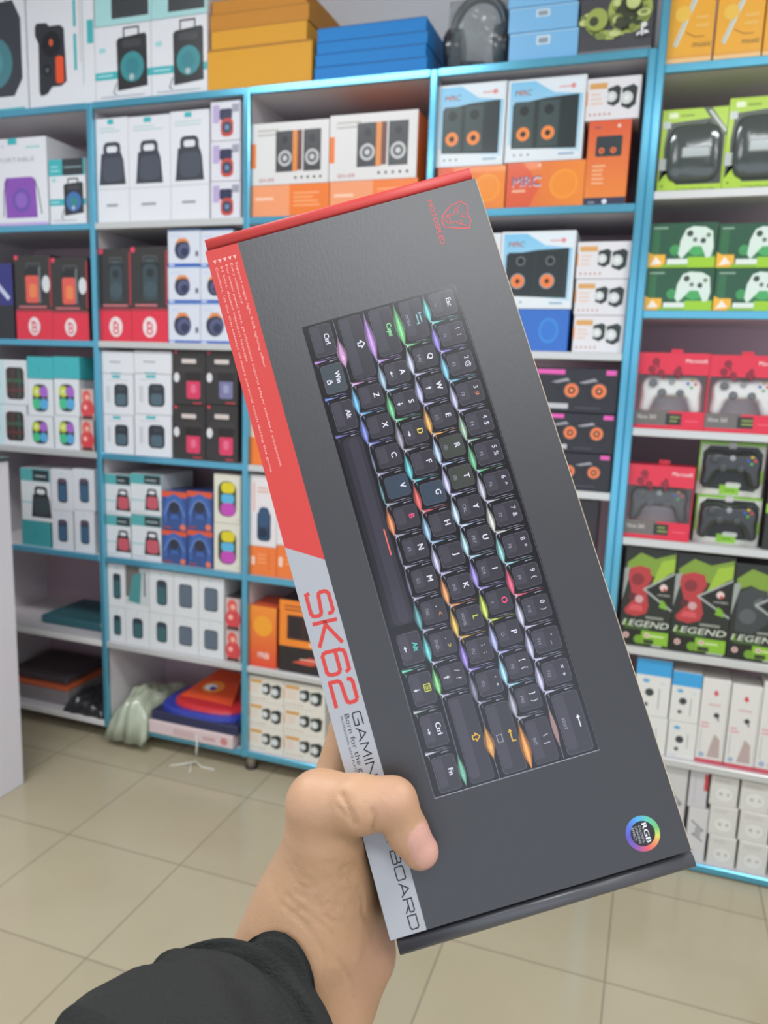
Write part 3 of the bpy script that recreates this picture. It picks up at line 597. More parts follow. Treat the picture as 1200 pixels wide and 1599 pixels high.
for a, b, s in ((262, 313, 'left'), (313, 364, 'right')):
    z = z2
    for t, s2 in ((473, 'bottom'), (416, 'middle'), (358, 'top')):
        z = goods('camera_box', 'small white and blue round-camera box, %s of the %s stack' % (s2, s), 'camera box', a, b, t, z, '#d4d8e2', pt_bluecam, 'white and blue camera boxes', dep=.13)
z = goods('speaker_box', 'deep blue box lying under the squat speaker box right of the keyboard box', 'speaker box', 792, 888, 483, z2, '#2f6cc4', lambda f: (f.ell(.68, .5, .3, '#3a8ad8', asp=.8), f.ell(.68, .5, .24, '#2f74cc', asp=.8)), dep=.22)
goods('speaker_box', 'pale blue box with squat orange-coned speakers above the deep blue box', 'speaker box', 781, 897, 361, z, '#dde4e8', lambda f: pt_mrc(f, False), dep=.22)
goods('speaker_box', 'white speaker box mostly behind the held keyboard box on third shelf', 'speaker box', 690, 779, 365, z2, '#dfe2e6', dep=.2)
z = z2
for t, s in ((493, 'bottom'), (436, 'middle'), (377, 'top')):
    z = goods('speaker_box', 'small white cube speaker box beside the blue upright, %s of three' % s, 'speaker box', 895+(3 if s == 'middle' else 6 if s == 'top' else 0), 975+(5 if s == 'middle' else 11 if s == 'top' else 0), t, z, '#dfdde0', pt_smallpair, 'cube speaker boxes stacked on the third shelf', dep=.14)
# --- fourth row (board 3)
z3 = Z1[3]
z = z3
for t, s in ((632, 'lower'), (562, 'upper')):
    z = goods('speaker_box', 'white and pale teal box with plaid speaker at left edge, %s one' % s, 'speaker box', -8, 42, t, z, '#dcdfe2', pt_plaid, 'plaid speaker boxes', dep=.15)
for a, b, s in ((42, 83, 'left'), (83, 124, 'right')):
    z = z3
    for t, s2 in ((650, 'lower'), (592, 'upper')):
        z = goods('speaker_box', 'white box with four coloured lights speaker, %s of the %s stack' % (s2, s), 'speaker box', a, b, t, z, '#dde0e3', pt_tealtopspk, 'coloured light speaker boxes', dep=.12)
    goods('speaker_box', 'plain teal box crowning the %s stack of coloured light speakers' % s, 'speaker box', a, b, 557, z, TEAL, lambda f: f.txt('i', .45, .5, .3, '#2f9298'), 'teal boxes on the coloured light speakers', dep=.12)
z = z3
for t, s in ((656, 'lower'), (607, 'upper')):
    z = goods('toy_box', 'small box with red bear figure beside the coloured light speakers, %s' % s, 'toy box', 126, 147, t, z, '#4a4446', pt_redfig, 'red figure boxes on the fourth shelf', dep=.1)
for a, b, s in ((151, 209, 'left'), (209, 268, 'right')):
    z = z3
    for t, s2, p in ((648, 'lower', pt_iwhite), (584, 'middle', pt_iwhite), (548, 'top', pt_iplain)):
        lab = ('white box with black pill speaker, %s of the %s stack' if p is pt_iwhite else 'blank white flap-end box, %s of the %s speaker stack') % (s2, s)
        z = goods('speaker_box', lab, 'speaker box', a, b, t, z, '#dcdde1', p, 'white pill speaker boxes', dep=.14)
k = 0
for a, b, s in ((270, 321, 'left'), (321, 372, 'right')):
    z = z3
    for t, s2 in ((633, 'lower'), (546, 'upper')):
        p = pt_stripes if (s == 'right' and s2 == 'upper') else pt_blackpink
        z = goods('speaker_box', 'black box with %s speaker, %s %s of the four' % ('grey striped' if p is pt_stripes else 'pink square', s2, s), 'speaker box', a, b, t, z, '#332f2e', p, 'black speaker boxes beside the keyboard box', dep=.14)
def pt_peach(f): f.rect(0, 0, 1, .5, OR); f.rect(0, .5, 1, 1, '#e8c8b4'); f.bars(.3, .6, .8, .9, 3, '#e0a080')
goods('speaker_box', 'peach and orange box peeking out left of the keyboard box', 'speaker box', 384, 450, 640, z3, '#e8c8b4', pt_peach, dep=.2)
z = z3
for t, s in ((707, 'bottom'), (645, 'middle'), (575, 'top')):
    z = goods('speaker_box', 'black box with orange-coned speakers and pink price tag, %s of three' % s, 'speaker box', 835, 966-(0 if s == 'top' else 5 if s == 'middle' else 11), t, z, '#211f28', pt_blackor, 'black boxes of orange coned speakers', dep=.16)
# --- fifth row (board 4)
z4 = Z1[4]
z = goods('speaker_box', 'plain teal box beneath the grey carry speaker box near the counter', 'speaker box', 34, 78, 814, z4, '#3c9498', lambda f: f.txt('i', .5, .5, .3, '#2f7a80'), dep=.14)
goods('speaker_box', 'teal-topped box with grey carry speaker near the white counter', 'speaker box', 33, 79, 732, z, '#d9dde0', pt_mictypeg, dep=.14)
for a, b, s in ((80, 114, 'left'), (114, 148, 'right')):
    z = z4
    for t, s2 in ((798, 'lower'), (733, 'upper')):
        z = goods('speaker_box', 'small white box with blue cylinder speaker, %s %s of the four' % (s2, s), 'speaker box', a, b, t, z, '#d6d8dd', pt_bluespk, 'white boxes with blue cylinder speakers', dep=.12)
for a, b, s in ((156, 204, 'left'), (204, 252, 'right')):
    z = z4
    for t, s2 in ((805, 'lower'), (741, 'upper')):
        z = goods('speaker_box', 'teal-topped white box with red carry speaker, %s %s of the four' % (s2, s), 'speaker box', a, b, t, z, '#d6dadd', pt_mictype, 'white boxes with red carry speakers', dep=.2)
for a, b, s in ((253, 292, 'left'), (292, 332, 'right')):
    z = z4
    for t, s2 in ((829, 'lower'), (768, 'upper')):
        z = goods('gamepad_box', 'orange-topped box with blue gamepad picture, %s %s of the four' % (s2, s), 'gamepad box', a, b, t, z, '#34508a', pt_orangepad, 'blue gamepad boxes', dep=.12)
z = z4
for t, s in ((818, 'lower'), (741, 'upper')):
    z = goods('speaker_box', 'cream box with yellow and magenta speaker, %s of two' % s, 'speaker box', 334, 376, t, z, '#dcd8c8', pt_yellowmag, 'yellow and magenta speaker boxes', dep=.12)
for a, b, s in ((384, 432, 'left'), (432, 480, 'right')):
    z = goods('speaker_box', 'orange box under the %s navy speaker box beside the keyboard box' % s, 'speaker box', a, b, 854, z4, '#ee7a34', pt_obase, 'orange boxes on the fifth shelf', dep=.16)
    goods('speaker_box', 'white box with navy twin speaker standing on the %s orange box' % s, 'speaker box', a, b, 742, z, '#e3dcdc', pt_whitedkblue, 'navy speaker boxes', dep=.16)
goods('speaker_box', 'dark box with dull red mark, half hidden right of the keyboard box', 'box', 893, 925, 790, z4, '#3a3238', pt_dkred, dep=.1, inset=.12)
# --- sixth row (board 5)
z5 = Z1[5]
cols = [(161, 196), (196, 233), (233, 271), (271, 310), (310, 350)]
for i, (a, b) in enumerate(cols):
    nm = ['first', 'second', 'third', 'fourth', 'fifth'][i]; p = pt_greenspk if i < 3 else pt_greyspk
    z = goods('speaker_box', 'small white box with %s speaker, lower row, %s from left' % ('green' if i < 3 else 'grey', nm), 'speaker box', a, b, 948+i*5.5, z5, '#d9dbdc', p, 'small white speaker boxes in two rows', dep=.12)
    if i == 1:
        def pt(f): f.rect(0, .3, .6, 1, '#6f6a68'); f.poly([(.1, .2), (.6, .15), (.7, .9), (.3, .8)], '#4f8f90'); f.rect(.78, .35, .84, .9, '#3f4446'); f.rect(0, 0, 1, .12, '#d9dbdc')
        goods('speaker_box', 'open dark and teal sided box between white boxes, upper row', 'speaker box', a, b, 886, z, '#c6cacb', pt, 'small white speaker boxes in two rows', dep=.12)
    else:
        goods('speaker_box', 'small white box with %s speaker, upper row, %s from left' % ('green' if i < 3 else 'grey', nm), 'speaker box', a, b, 880+i*5.5, z, '#d9dbdc', p, 'small white speaker boxes in two rows', dep=.12)
z = z5
for t, s in ((985, 'lower'), (934, 'upper')):
    z = goods('toy_box', 'small dark box with red bear figure beside the blue upright, %s' % s, 'toy box', 352, 376, t, z, '#4a4446', pt_redfig, 'red figure boxes on the sixth shelf', dep=.1)
goods('speaker_box', 'upright orange box with yellow disc left of the held keyboard box', 'speaker box', 385, 432, 947, z5, '#e2582f', pt_orangetall, dep=.14)
goods('speaker_box', 'orange and black speaker box partly behind the keyboard box, low down', 'speaker box', 436, 520, 941, z5, '#30262a', pt_orangeblk, dep=.14)
# --- bottom row (board 6)
z6 = Z1[6]
for a, b, s in ((379, 443, 'left'), (443, 508, 'right')):
    z = z6
    for i, s2 in enumerate(('bottom', 'middle', 'top')):
        z = goods('speaker_box', 'cream box with two cube speakers on bottom shelf, %s of %s stack' % (s2, s), 'speaker box', a, b, 0, z, '#e2dccf', pt_smallpair, 'cream cube speaker boxes on the bottom shelf', dep=.14, zt=z6+(i+1)*.0925)
# flat things and bags on the low shelves of the first bays
q = MB(); x0, x1 = -2.22, -1.93; q.box(x0, x1, FR+.06, FR+.3, z5+.001, z5+.033, mat('#33646c', .5), .003)
tag(q.build('flat_box', None, ((x0+x1)/2, FR+.18, z5)), 'flat dark teal box lying on the low shelf by the counter', 'box')
film_bag('plastic_bag', 'crumpled clear plastic bag beside the flat dark teal box', -1.925, -1.873, FR+.02, FR+.2, z5+.001, z5+.09, plastic('#c9cfc4', .4), .01, 5)
r = empty('flat_box', (-2.2, FR+.12, z6), 'grey flat box with orange stripe near the counter, bottom shelf', 'box')
q = MB(); q.box(-2.40, -2.08, FR+.03, FR+.3, z6+.001, z6+.06, mat('#8d8688', .4), .003); q.box(-2.402, -2.078, FR+.028, FR+.302, z6+.061, z6+.075, mat('#c8603c', .4), .002); child(q, 'carton', r)
q = MB(); q.box(-2.39, -2.10, FR+.05, FR+.29, z6+.0755, z6+.10, mat('#4a4145', .5), .003); child(q, 'lid', r)
def lump(name, label, cat, x0, x1, y0, y1, z0, h, m, seed, rough=.3, nx=26, ny=22, sharp=1.0):
    rs = np.random.RandomState(seed); ph = rs.rand(12)*6.28; q = MB(); v = []; f = []
    for j in range(ny+1):
        for i in range(nx+1):
            a = i/nx; b = j/ny; e = (math.sin(math.pi*a)*math.sin(math.pi*b))**.42
            hh = .72+.28*math.sin(5*a+ph[0]+2*b)*math.sin(4*b+ph[1])+.14*abs(math.sin(13*a-9*b+ph[2]))+.1*abs(math.sin(21*b+11*a+ph[3]))-.06*math.sin(31*a+ph[4]+7*b)
            yy = y0+(y1-y0)*(b+.015*math.sin(19*a+ph[6])); dr = .05*min(1, max(0, (D-.008-yy)/.02)); v.append((x0+(x1-x0)*min(1, max(0, a+.015*math.sin(17*b+ph[5]))), yy, z0+.001+h*e*hh-dr))
    for j in range(ny):
        for i in range(nx):
            k = j*(nx+1)+i; f.append((k, k+1, k+nx+2, k+nx+1))
    b0 = [i for i in range(nx+1)]; rim = b0+[j*(nx+1)+nx for j in range(1, ny+1)]+[ny*(nx+1)+i for i in range(nx-1, -1, -1)]+[j*(nx+1) for j in range(ny-1, 0, -1)]
    f.append(tuple(rim[::-1])); q.add(v, f, m, True)
    return tag(q.build(name, None, ((x0+x1)/2, (y0+y1)/2, z0)), label, cat)
lump('plastic_bag', 'crumpled black plastic bag on the bottom shelf by the blue upright', 'bag', -2.07, -1.875, FR-.012, FR+.2, z6, .085, mat('#2a2a2e', .28, coat=.3), 11)
lump('plastic_bag', 'crumpled pale green plastic bag hanging over bottom shelf edge', 'bag', -1.846, -1.668, FR-.05, FR+.30, z6, .13, mat('#b3bba4', .3, coat=.6, alpha=.93), 12)
# stack of flat blister packs: red, blue, pink carton
q = MB(); x0, x1 = -1.66, -1.31; q.box(x0, x1, FR-.03, FR+.26, z6+.001, z6+.05, mat('#d9c4c4', .4), .003)
f = Face(q, (x0, FR-.0302, z6+.001), (x1-x0, 0, 0), (0, 0, .049), (0, -1, 0), x1-x0, .049); f.rect(.3, .2, .55, .7, '#cdb0b2'); f.ell(.9, .5, .3, '#c98484'); f.rect(.65, .3, .8, .6, '#c9a5a6')
tag(q.build('flat_carton', None, (x0, FR+.1, z6)), 'long pinkish white carton, lowest in the bottom shelf pile', 'carton')
q = MB(); q.box(-1.655, -1.295, FR-.022, FR+.24, z6+.051, z6+.085, mat('#2c3050', .35), .003)
tag(q.build('flat_carton', None, (-1.47, FR+.1, z6+.05)), 'flat navy carton lying on the long pinkish carton', 'carton')
q = MB(); v = []; n = 22
for zz, s in ((z6+.0855, 1.0), (z6+.10, .99), (z6+.104, .95)):
    v.append([(-1.475+.175*s*(abs(math.cos(t))**.6)*np.sign(math.cos(t)), FR+.105+.125*s*(abs(math.sin(t))**.6)*np.sign(math.sin(t)), zz+.0*t) for t in np.linspace(0, 2*math.pi, n, endpoint=False)])
q.rings(v, mat('#3040a8', .25, coat=.5), smooth=False)
tag(q.build('blister_pack', None, (-1.475, FR+.1, z6+.085)), 'glossy blue rounded pack between navy carton and red pack', 'pack')
q = MB(); v = []
for zz, s in ((z6+.1045, 1.0), (z6+.114, .98), (z6+.121, .9), (z6+.124, .6)):
    v.append([(-1.46+.15*s*(abs(math.cos(t))**.7)*np.sign(math.cos(t)), FR+.12+.12*s*(abs(math.sin(t))**.7)*np.sign(math.sin(t)), zz) for t in np.linspace(0, 2*math.pi, n, endpoint=False)])
q.rings(v, mat('#cc3038', .25, coat=.6), smooth=False)
q.add([(-1.58, FR+.06, z6+.125), (-1.36, FR+.05, z6+.125), (-1.40, FR+.20, z6+.185), (-1.50, FR+.20, z6+.190), (-1.58, FR+.06, z6+.120), (-1.36, FR+.05, z6+.120), (-1.40, FR+.21, z6+.120), (-1.50, FR+.21, z6+.120)],
      [(0, 1, 2, 3), (4, 7, 6, 5), (0, 4, 5, 1), (1, 5, 6, 2), (2, 6, 7, 3), (3, 7, 4, 0)], mat('#d8502c', .3, coat=.5))
ff = Face(q, (-1.58, FR+.059, z6+.1255), (.2, -.008, 0), (.05, .14, .064), (0, -.4, .9), .2, .155); ff.ell(.42, .42, .2, '#e88a3c', asp=1.4); ff.ell(.38, .4, .1, '#dfe2ea', asp=1.6); ff.ell(.44, .38, .06, '#2c3f9a', asp=1.4)
tag(q.build('blister_pack', None, (-1.46, FR+.1, z6+.104)), 'red rounded pack with orange and white print, top of the pile', 'pack')
# white string tied to the pile and trailing to the floor
q = MB(); q.tube([(-1.45, FR-.036, z6+.03), (-1.452, FR-.037, .05), (-1.455, FR-.04, .012), (-1.49, FR-.06, .005), (-1.53, FR-.09, .004)], .0032, mat('#d6d2c6', .7)); q.tube([(-1.455, FR-.04, .012), (-1.42, FR-.055, .005), (-1.37, FR-.05, .0035)], .003, mat('#d6d2c6', .7)); q.tube([(-1.47, FR-.045, .008), (-1.455, FR-.07, .004), (-1.44, FR-.1, .0035)], .003, mat('#d6d2c6', .7))
tag(q.build('string', None, (-1.45, FR-.04, 0)), 'white string trailing onto the floor below the bottom shelf', 'string')

# ------------------------------------------------------------------ goods of the right hand unit
for a, b, s in ((1041, 1118, 'left, beside the blue upright'), (1121, 1196, 'middle'), (1198, 1270, 'cut by the picture edge')):
    goods('microphone_box', 'yellow box printed with silver microphone, '+s, 'microphone box', a, b, -60, Z2[0], '#eeab34', pt_microphone, 'yellow microphone boxes', dep=.12)
def limebox(p0, p1, t, s):
    x0, x1, zt = xspan(p0, p1, Z2[1], t); zb = Z2[1]; x0, x1 = fit(x0, x1, zb, zt); w = x1-x0; h = zt-zb; loc = ((x0+x1)/2, FR+.06, zb)
    r = empty('controller_box', loc, 'lime green boxed black game pad under clear plastic, '+s, 'controller box', 'lime green boxes at the top of the right unit')
    q = MB(); q.box(x0, x1, FR+.012, FR+.13, zb+.0006, zt, mat('#a6cc2e', .35, coat=.3), .0015)
    f = Face(q, (x0, FR+.0119, zb), (x1-x0, 0, 0), (0, 0, h), (0, -1, 0), w, h)
    f.rect(0, 0, 1, 1, '#aed036'); f.poly([(.02, .14), (.02, .32), (.3, .1), (.98, .1), (.98, .3), (.98, .75), (.78, .88), (.1, .84), (.06, .55), (.08, .28)], '#3b423e')
    f.poly([(.62, 1), (.75, 1), (1, .74), (1, .66), (.9, .7)], '#56604a'); f.line([(.73, .96), (.98, .72)], .03, '#c4cbc0'); f.rr(.1, .9, .24, .96, '#e6eec8', .2); f.bars(.28, .9, .5, .95, 1, '#7c9a26')
    f.rect(.0, .28, .12, .42, '#b9c0bb'); f.rect(.02, .78, .14, .86, '#c9cfca'); f.txt('CONTROLLER', .6, .04, .035, '#5f7a1c', fit=.6); f.rr(.06, .08, .1, .1, '#5f7a1c', .3)
    child(q, 'carton', r)
    q = MB(); rg = []
    for k, (s1, yy) in enumerate(((1, .0118), (.97, .006), (.85, .001), (.6, -.002), (.2, -.003))):
        rg.append([(x0+w*.53+w*.42*s1*np.sign(math.cos(t))*abs(math.cos(t))**.45, FR+yy, zb+h*.47+h*.35*s1*np.sign(math.sin(t))*abs(math.sin(t))**.5) for t in np.linspace(0, 2*math.pi, 28, endpoint=False)])
    q.rings([g[::-1] for g in rg], mat('#454d4b', .12, coat=1.0, bump=.6, bscale=22)); q2 = q; child(q, 'plastic_window', r, 'dark glossy bulging plastic window')
    q = MB(); q.box(x0+w*.34, x0+w*.78, FR-.006, FR+.0, zb+h*.40, zb+h*.53, mat('#9fa8a8', .15, coat=1), .003); child(q, 'bar', r, 'pale grey grip on the plastic')  # raised pale grey bar in front of the window
limebox(1031, 1133, 167, 'beside the blue upright'); limebox(1135, 1240, 148, 'taller one at the picture edge')
for a, b, s in ((1011, 1119, 'left'), (1120, 1228, 'right')):
    z = Z2[2]
    for t, s2 in ((419, 'lower'), (348, 'upper')):
        o = 5 if s2 == 'upper' else 0
        z = goods('controller_box', 'dark green box printed with white controller, %s %s of the four' % (s2, s), 'controller box', a-4+o, b-4+o, t, z, '#2c6a40', pt_green360, 'dark green controller boxes', dep=.14)

# game controllers seen through windows
def ctl_fn(p):
    x = np.abs(p[..., 0]); P = np.stack([x, p[..., 1], p[..., 2]], -1)
    d = cone(P, (0, 0, .010), (.045, 0, .012), .026, .026)
    d = smin(d, cone(P, (.05, 0, .008), (.062, -.004, -.045), .022, .0145), .016)
    d = np.maximum(d, (np.abs(p[..., 1])-.019)); d = smin(d, cone(P, (.03, .0, .028), (.055, .0, .026), .012, .011), .008)
    return d
CV, CF, _n = nets(ctl_fn, (-.09, -.035, -.07), (.09, .035, .055), .003)
_ctl = {}
def controller(loc, label, body, stick, scale=1.0, group=None, lights=()):
    r = empty('game_controller', loc, label, 'game controller', group)
    if body not in _ctl:
        me = bpy.data.meshes.new('shell'); me.from_pydata(CV.tolist(), [], CF); me.materials.append(mat(body, .25, coat=.5)); me.polygons.foreach_set('use_smooth', [True]*len(CF)); _ctl[body] = me
    o = bpy.data.objects.new('shell', _ctl[body]); C.objects.link(o); o.parent = r
    def disc(name, x, z, rad, hh, c, lab=None):
        q = MB(); y = -.0185; q.rings([[(x+ra*math.cos(t), yy, z+ra*math.sin(t)) for t in np.linspace(0, -2*math.pi, 14, endpoint=False)] for ra, yy in ((rad, y+.004), (rad, y-hh), (rad*.7, y-hh-.001))], mat(c, .35, coat=.3))
        o = q.build(name); o.parent = r
        if lab: o['label'] = lab
    disc('thumbstick', -.045, .020, .0105, .007, stick); disc('thumbstick', .022, -.004, .0095, .007, stick); disc('direction_pad', -.022, -.004, .011, .003, stick)
    disc('guide_button', 0, .024, .008, .002, '#9a9da2')
    for (dx, dz, c) in ((0, .009, '#e0b030'), (0, -.009, '#58b060'), (.009, 0, '#d84a4a'), (-.009, 0, '#3a64c8')): disc('button', .048+dx, .020+dz, .004, .002, c)
    r.scale = (scale,)*3; return r
def redbox(p0, p1, t, zb, s, ctl, stick, clab):
    x0, x1, zt = xspan(p0, p1, zb, t); x0, x1 = fit(x0, x1, zb, zt); w = x1-x0; h = zt-zb; loc = ((x0+x1)/2, FR+.06, zb); zb += .0006
    r = empty('controller_box', loc, 'red and grey windowed controller box, '+s, 'controller box', 'red controller boxes'); R_ = mat('#dd2440', .3, coat=.4); G_ = mat('#cfd1d6', .35, coat=.3)
    q = MB(); y0 = FR; y1 = FR+.085
    q.box(x0, x1, y1-.002, y1, zb, zt, G_); q.box(x0, x0+.002, y0, y1-.0021, zb, zt, R_); q.box(x1-.002, x1, y0, y1-.0021, zb, zt, R_); q.box(x0+.0021, x1-.0021, y0, y1-.0021, zb, zb+.002, R_); q.box(x0+.0021, x1-.0021, y0, y1-.0021, zt-.002, zt, R_)
    q.box(x0+.0021, x1-.0021, y0, y0+.002, zt-.28*h, zt-.0021, R_); q.box(x0+.0021, x1-.0021, y0, y0+.002, zb+.0021, zb+.24*h, R_)
    f = Face(q, (x0, y0-.0001, zb), (w, 0, 0), (0, 0, h), (0, -1, 0), w, h)
    f.rect(0, .05, .5, .24, '#6e6864'); f.rect(.46, .06, .7, .21, '#2b2c28'); f.bars(.52, .09, .68, .19, 2, '#8a9a4a'); f.txt('Xbox 360', .18, .16, .06, '#d2cec8', fit=.28); f.rect(.68, .0, 1, .24, '#dd2440'); f.bars(.74, .1, .95, .14, 1, '#e85a70')
    f.txt('Microsoft', .82, .9, .055, '#f4e4e4', fit=.3)
    for a, b, rr_ in ((.25, .88, .05), (.2, .78, .05), (.33, .74, .045), (.55, .75, .04), (.58, .8, .03)): f.ell(a, b, rr_, '#8e1c30'); f.line([(a, b), (a+.04, b-.07)], .03, '#8e1c30')
    child(q, 'carton', r)
    q = MB(); q.box(x0+w*.45, x0+w*.62, y1-.03, y1-.028, zt, zt+.012, R_); child(q, 'hang_tab', r, 'red hanging tab')
    q = MB(); q.box(x0+.0025, x1-.0025, y0+.0025, y0+.003, zb+.235*h, zt-.275*h, mat('#d8dde0', .08, alpha=.05, coat=.4)); child(q, 'window', r, 'clear plastic window')
    controller((loc[0], FR+.038, zb+h*.5), clab, ctl, stick, w/.170, 'controllers inside the red boxes')
redbox(994, 1105, 551, Z2[3], 'left of the upper two', '#e3e3e1', '#55585c', 'white game controller behind the window of upper left red box')
redbox(1105, 1219, 555, Z2[3], 'right of the upper two', '#e3e3e1', '#55585c', 'white game controller behind the window of upper right red box')
redbox(976, 1082, 727, Z2[4], 'alone beside the black blister packs', '#2a2b2e', '#3c3d41', 'black game controller behind the window of the lone red box')
def blackpack(p0, p1, t, zb, s):
    x0, x1, zt = xspan(p0, p1, zb, t); x0, x1 = fit(x0, x1, zb, zt); w = x1-x0; h = zt-zb; zb += .0006; loc = ((x0+x1)/2, FR+.05, zb)
    r = empty('controller_pack', loc, 'white and lime pack with bulky black controller, '+s, 'controller pack', 'black controller packs')
    q = MB(); q.box(x0, x1, FR+.03, FR+.09, zb, zt, mat('#3d4a34', .4), .001); f = Face(q, (x0, FR+.0299, zb), (w, 0, 0), (0, 0, h), (0, -1, 0), w, h)
    f.rect(0, 0, 1, 1, '#d6d9cc'); f.rect(0, .94, 1, 1, '#86c030'); f.rect(0, .5, .03, 1, '#86c030'); f.poly([(.06, .3), (.06, .8), (.16, .92), (.88, .92), (.97, .8), (.97, .25), (.88, .1), (.1, .12)], '#191c1a')
    f.rect(.0, .25, .04, .5, '#9bcc34'); f.rect(.96, .25, 1, .5, '#9bcc34'); f.rect(.36, .02, .66, .2, '#8cc82c'); f.rr(.45, .16, .68, .25, '#dfe6da', .4); f.rr(.44, .88, .56, .99, '#c9c4c6', .2); f.txt('GAME', .52, .1, .05, '#3c5a18')
    child(q, 'card', r)
    q = MB()
    controller((loc[0], FR+.014, zb+h*.56), 'bulky black game controller on the %s white and lime pack' % s.split()[0], '#303234', '#46484a', w*.94/.158, 'controllers on the white and lime packs')
    return zt
z = blackpack(1086, 1190, 777, Z2[4], 'lower one of two'); blackpack(1091, 1196, 692, z+.0008, 'upper one of two')
goods('controller_box', 'dark pack at the right picture edge beside the black controllers', 'controller box', 1198, 1260, 715, Z2[4], '#23241f', lambda f: f.rect(0, .4, .1, .5, '#8cc82c'), dep=.1)
for a, b, t, s, p in ((972, 1052, 856, 'red controller, beside the upright', pt_legend), (1050, 1143, 866, 'red controller, middle', pt_legend), (1139, 1232, 882, 'dark controller, at picture edge', pt_legendk)):
    goods('controller_box', 'tall black and green box with '+s, 'controller box', a, b, t, Z2[5], '#1d211b', p, 'tall black and green boxes', dep=.16)
z = goods('phone_case_box', 'white blister box under the left blue-topped box, low right shelf', 'accessory box', 985, 1042, 1118, Z2[6], '#dddcd6', pt_bluewb, dep=.1)
z = goods('phone_case_box', 'blue-topped white accessory box beside the held keyboard box corner', 'accessory box', 992, 1048, 1030, z, '#dddcd6', pt_bluew, dep=.1)
z = goods('phone_case_box', 'white accessory box at the foot of the middle blue-topped one', 'accessory box', 1042, 1088, 1128, Z2[6], '#dddcd6', pt_bluewb, dep=.1)
goods('phone_case_box', 'taller blue-topped white box next to the red-based white boxes', 'accessory box', 1048, 1095, 1050, z, '#dddcd6', pt_bluew, dep=.1)
for a, b, t, s in ((1090, 1137, 1060, 'leftmost'), (1137, 1186, 1070, 'middle'), (1186, 1238, 1066, 'rightmost')):
    goods('earphone_box', 'narrow white box with red base strip, %s of three' % s, 'earphone box', a, b, t, Z2[6], '#dcd9d3', pt_redw, 'white boxes with red bases', dep=.1)
goods('cable_box', 'white box with coiled cable drawing, left on the lowest right shelf', 'cable box', 1030, 1070, 1196, Z2[7], '#c9c7c2', pt_cable, dep=.1)
z = goods('cable_box', 'white box with grey cable print beside the plug boxes', 'cable box', 1072, 1104, 1262, Z2[7], '#cfcdcb', pt_cable, dep=.1)
goods('cable_box', 'narrow white box standing on the grey cable print box', 'cable box', 1076, 1106, 1204, z, '#c8c5c6', lambda f: (f.rect(.3, .1, .34, .9, '#b3b0b2'), f.rect(.8, .5, 1, .95, '#c04048')), dep=.1)
for a, b, s in ((1105, 1150, 'left'), (1152, 1200, 'middle'), (1202, 1250, 'right')):
    z = Z2[7]
    for i, s2 in enumerate(('bottom', 'middle', 'top')):
        z = goods('charger_box', 'square cream white box with plug drawing, %s of the %s stack' % (s2, s), 'charger box', a+i*2, b+i*2, 0, z, '#d4d1c9', pt_plug, 'cream charger boxes on the lowest right shelf', dep=.1, zt=Z2[7]+(i+1)*.093)

# ------------------------------------------------------------------ the held keyboard box
BO = np.array([-0.23632294, 0.37573424, 1.46193067]); BA = np.array([0.13877276, -0.06205578, -0.3263299]); BB = np.array([0.13165306, 0.05835028, 0.04456332])
S = .889
BO = CAMP+(BO-CAMP)*S; U = BA/np.linalg.norm(BA); V_ = BB/np.linalg.norm(BB); V_ = V_-U*(U@V_); V_ /= np.linalg.norm(V_); N = np.cross(U, V_)
MM = .001*S                                            # one drawing unit on the box
LB, WB, TK = 360.0, 150.7, 42.0
def L(u, v, n=0): return BO+U*(u*MM)+V_*(v*MM)+N*(n*MM)
centre = L(LB/2, WB/2, -TK/2)
kbox = empty('keyboard_box', tuple(centre), 'dark grey retail box of a gaming keyboard held up in the hand', 'keyboard box')
def boxcard(hexc, rough=.40, streak=.25, sp=.9):
    m = bpy.data.materials.new('m_printed_card'); m.use_nodes = True; nt = m.node_tree; b = nt.nodes['Principled BSDF']
    b.inputs['Base Color'].default_value = lin(hexc)+[1]; b.inputs['Roughness'].default_value = rough; b.inputs['Specular IOR Level'].default_value = sp
    tc = nt.nodes.new('ShaderNodeTexCoord'); mp = nt.nodes.new('ShaderNodeMapping'); no = nt.nodes.new('ShaderNodeTexNoise')
    mp.inputs['Scale'].default_value = (900, 60, 400); no.inputs['Scale'].default_value = 1; no.inputs['Detail'].default_value = 5
    nt.links.new(tc.outputs['Object'], mp.inputs[0]); nt.links.new(mp.outputs[0], no.inputs[0])
    bp = nt.nodes.new('ShaderNodeBump'); bp.inputs['Strength'].default_value = streak; bp.inputs['Distance'].default_value = .00025
    nt.links.new(no.outputs[0], bp.inputs['Height']); nt.links.new(bp.outputs[0], b.inputs['Normal'])
    return m
CARD = boxcard('#2a2a2f'); CRED = boxcard('#c93f3b', .5, .1, .4); CGREY = boxcard('#a6a8ae', .45, .1, .5); INK = mat('#1c1c1f', .5); RAW = mat('#c9b79c', .8)
def lbox(q, u0, u1, v0, v1, n0, n1, m, r=0):
    if r <= 0:
        v = [L(u, v_, n) for n in (n0, n1) for v_ in (v0, v1) for u in (u0, u1)]
        q.add(v, [(0, 2, 3, 1), (4, 5, 7, 6), (0, 1, 5, 4), (2, 6, 7, 3), (0, 4, 6, 2), (1, 3, 7, 5)], m)
q = MB()
# tray below and lid panel on top, with the raw card edge showing at the right side
lbox(q, 0.6, LB-.6, .6, WB-.6, -TK, -1.6, mat('#2b2b2f', .5))
rg = []
for v0 in (0.0, WB): 
    pass
lbox(q, 0, LB, 0, WB, -1.5, -.0, CARD)
lbox(q, .2, LB-.2, WB+.02, WB+.45, -2.0, -.25, RAW)
o = q.build('carton', None, tuple(centre)); o.location = (0, 0, 0); o.parent = kbox
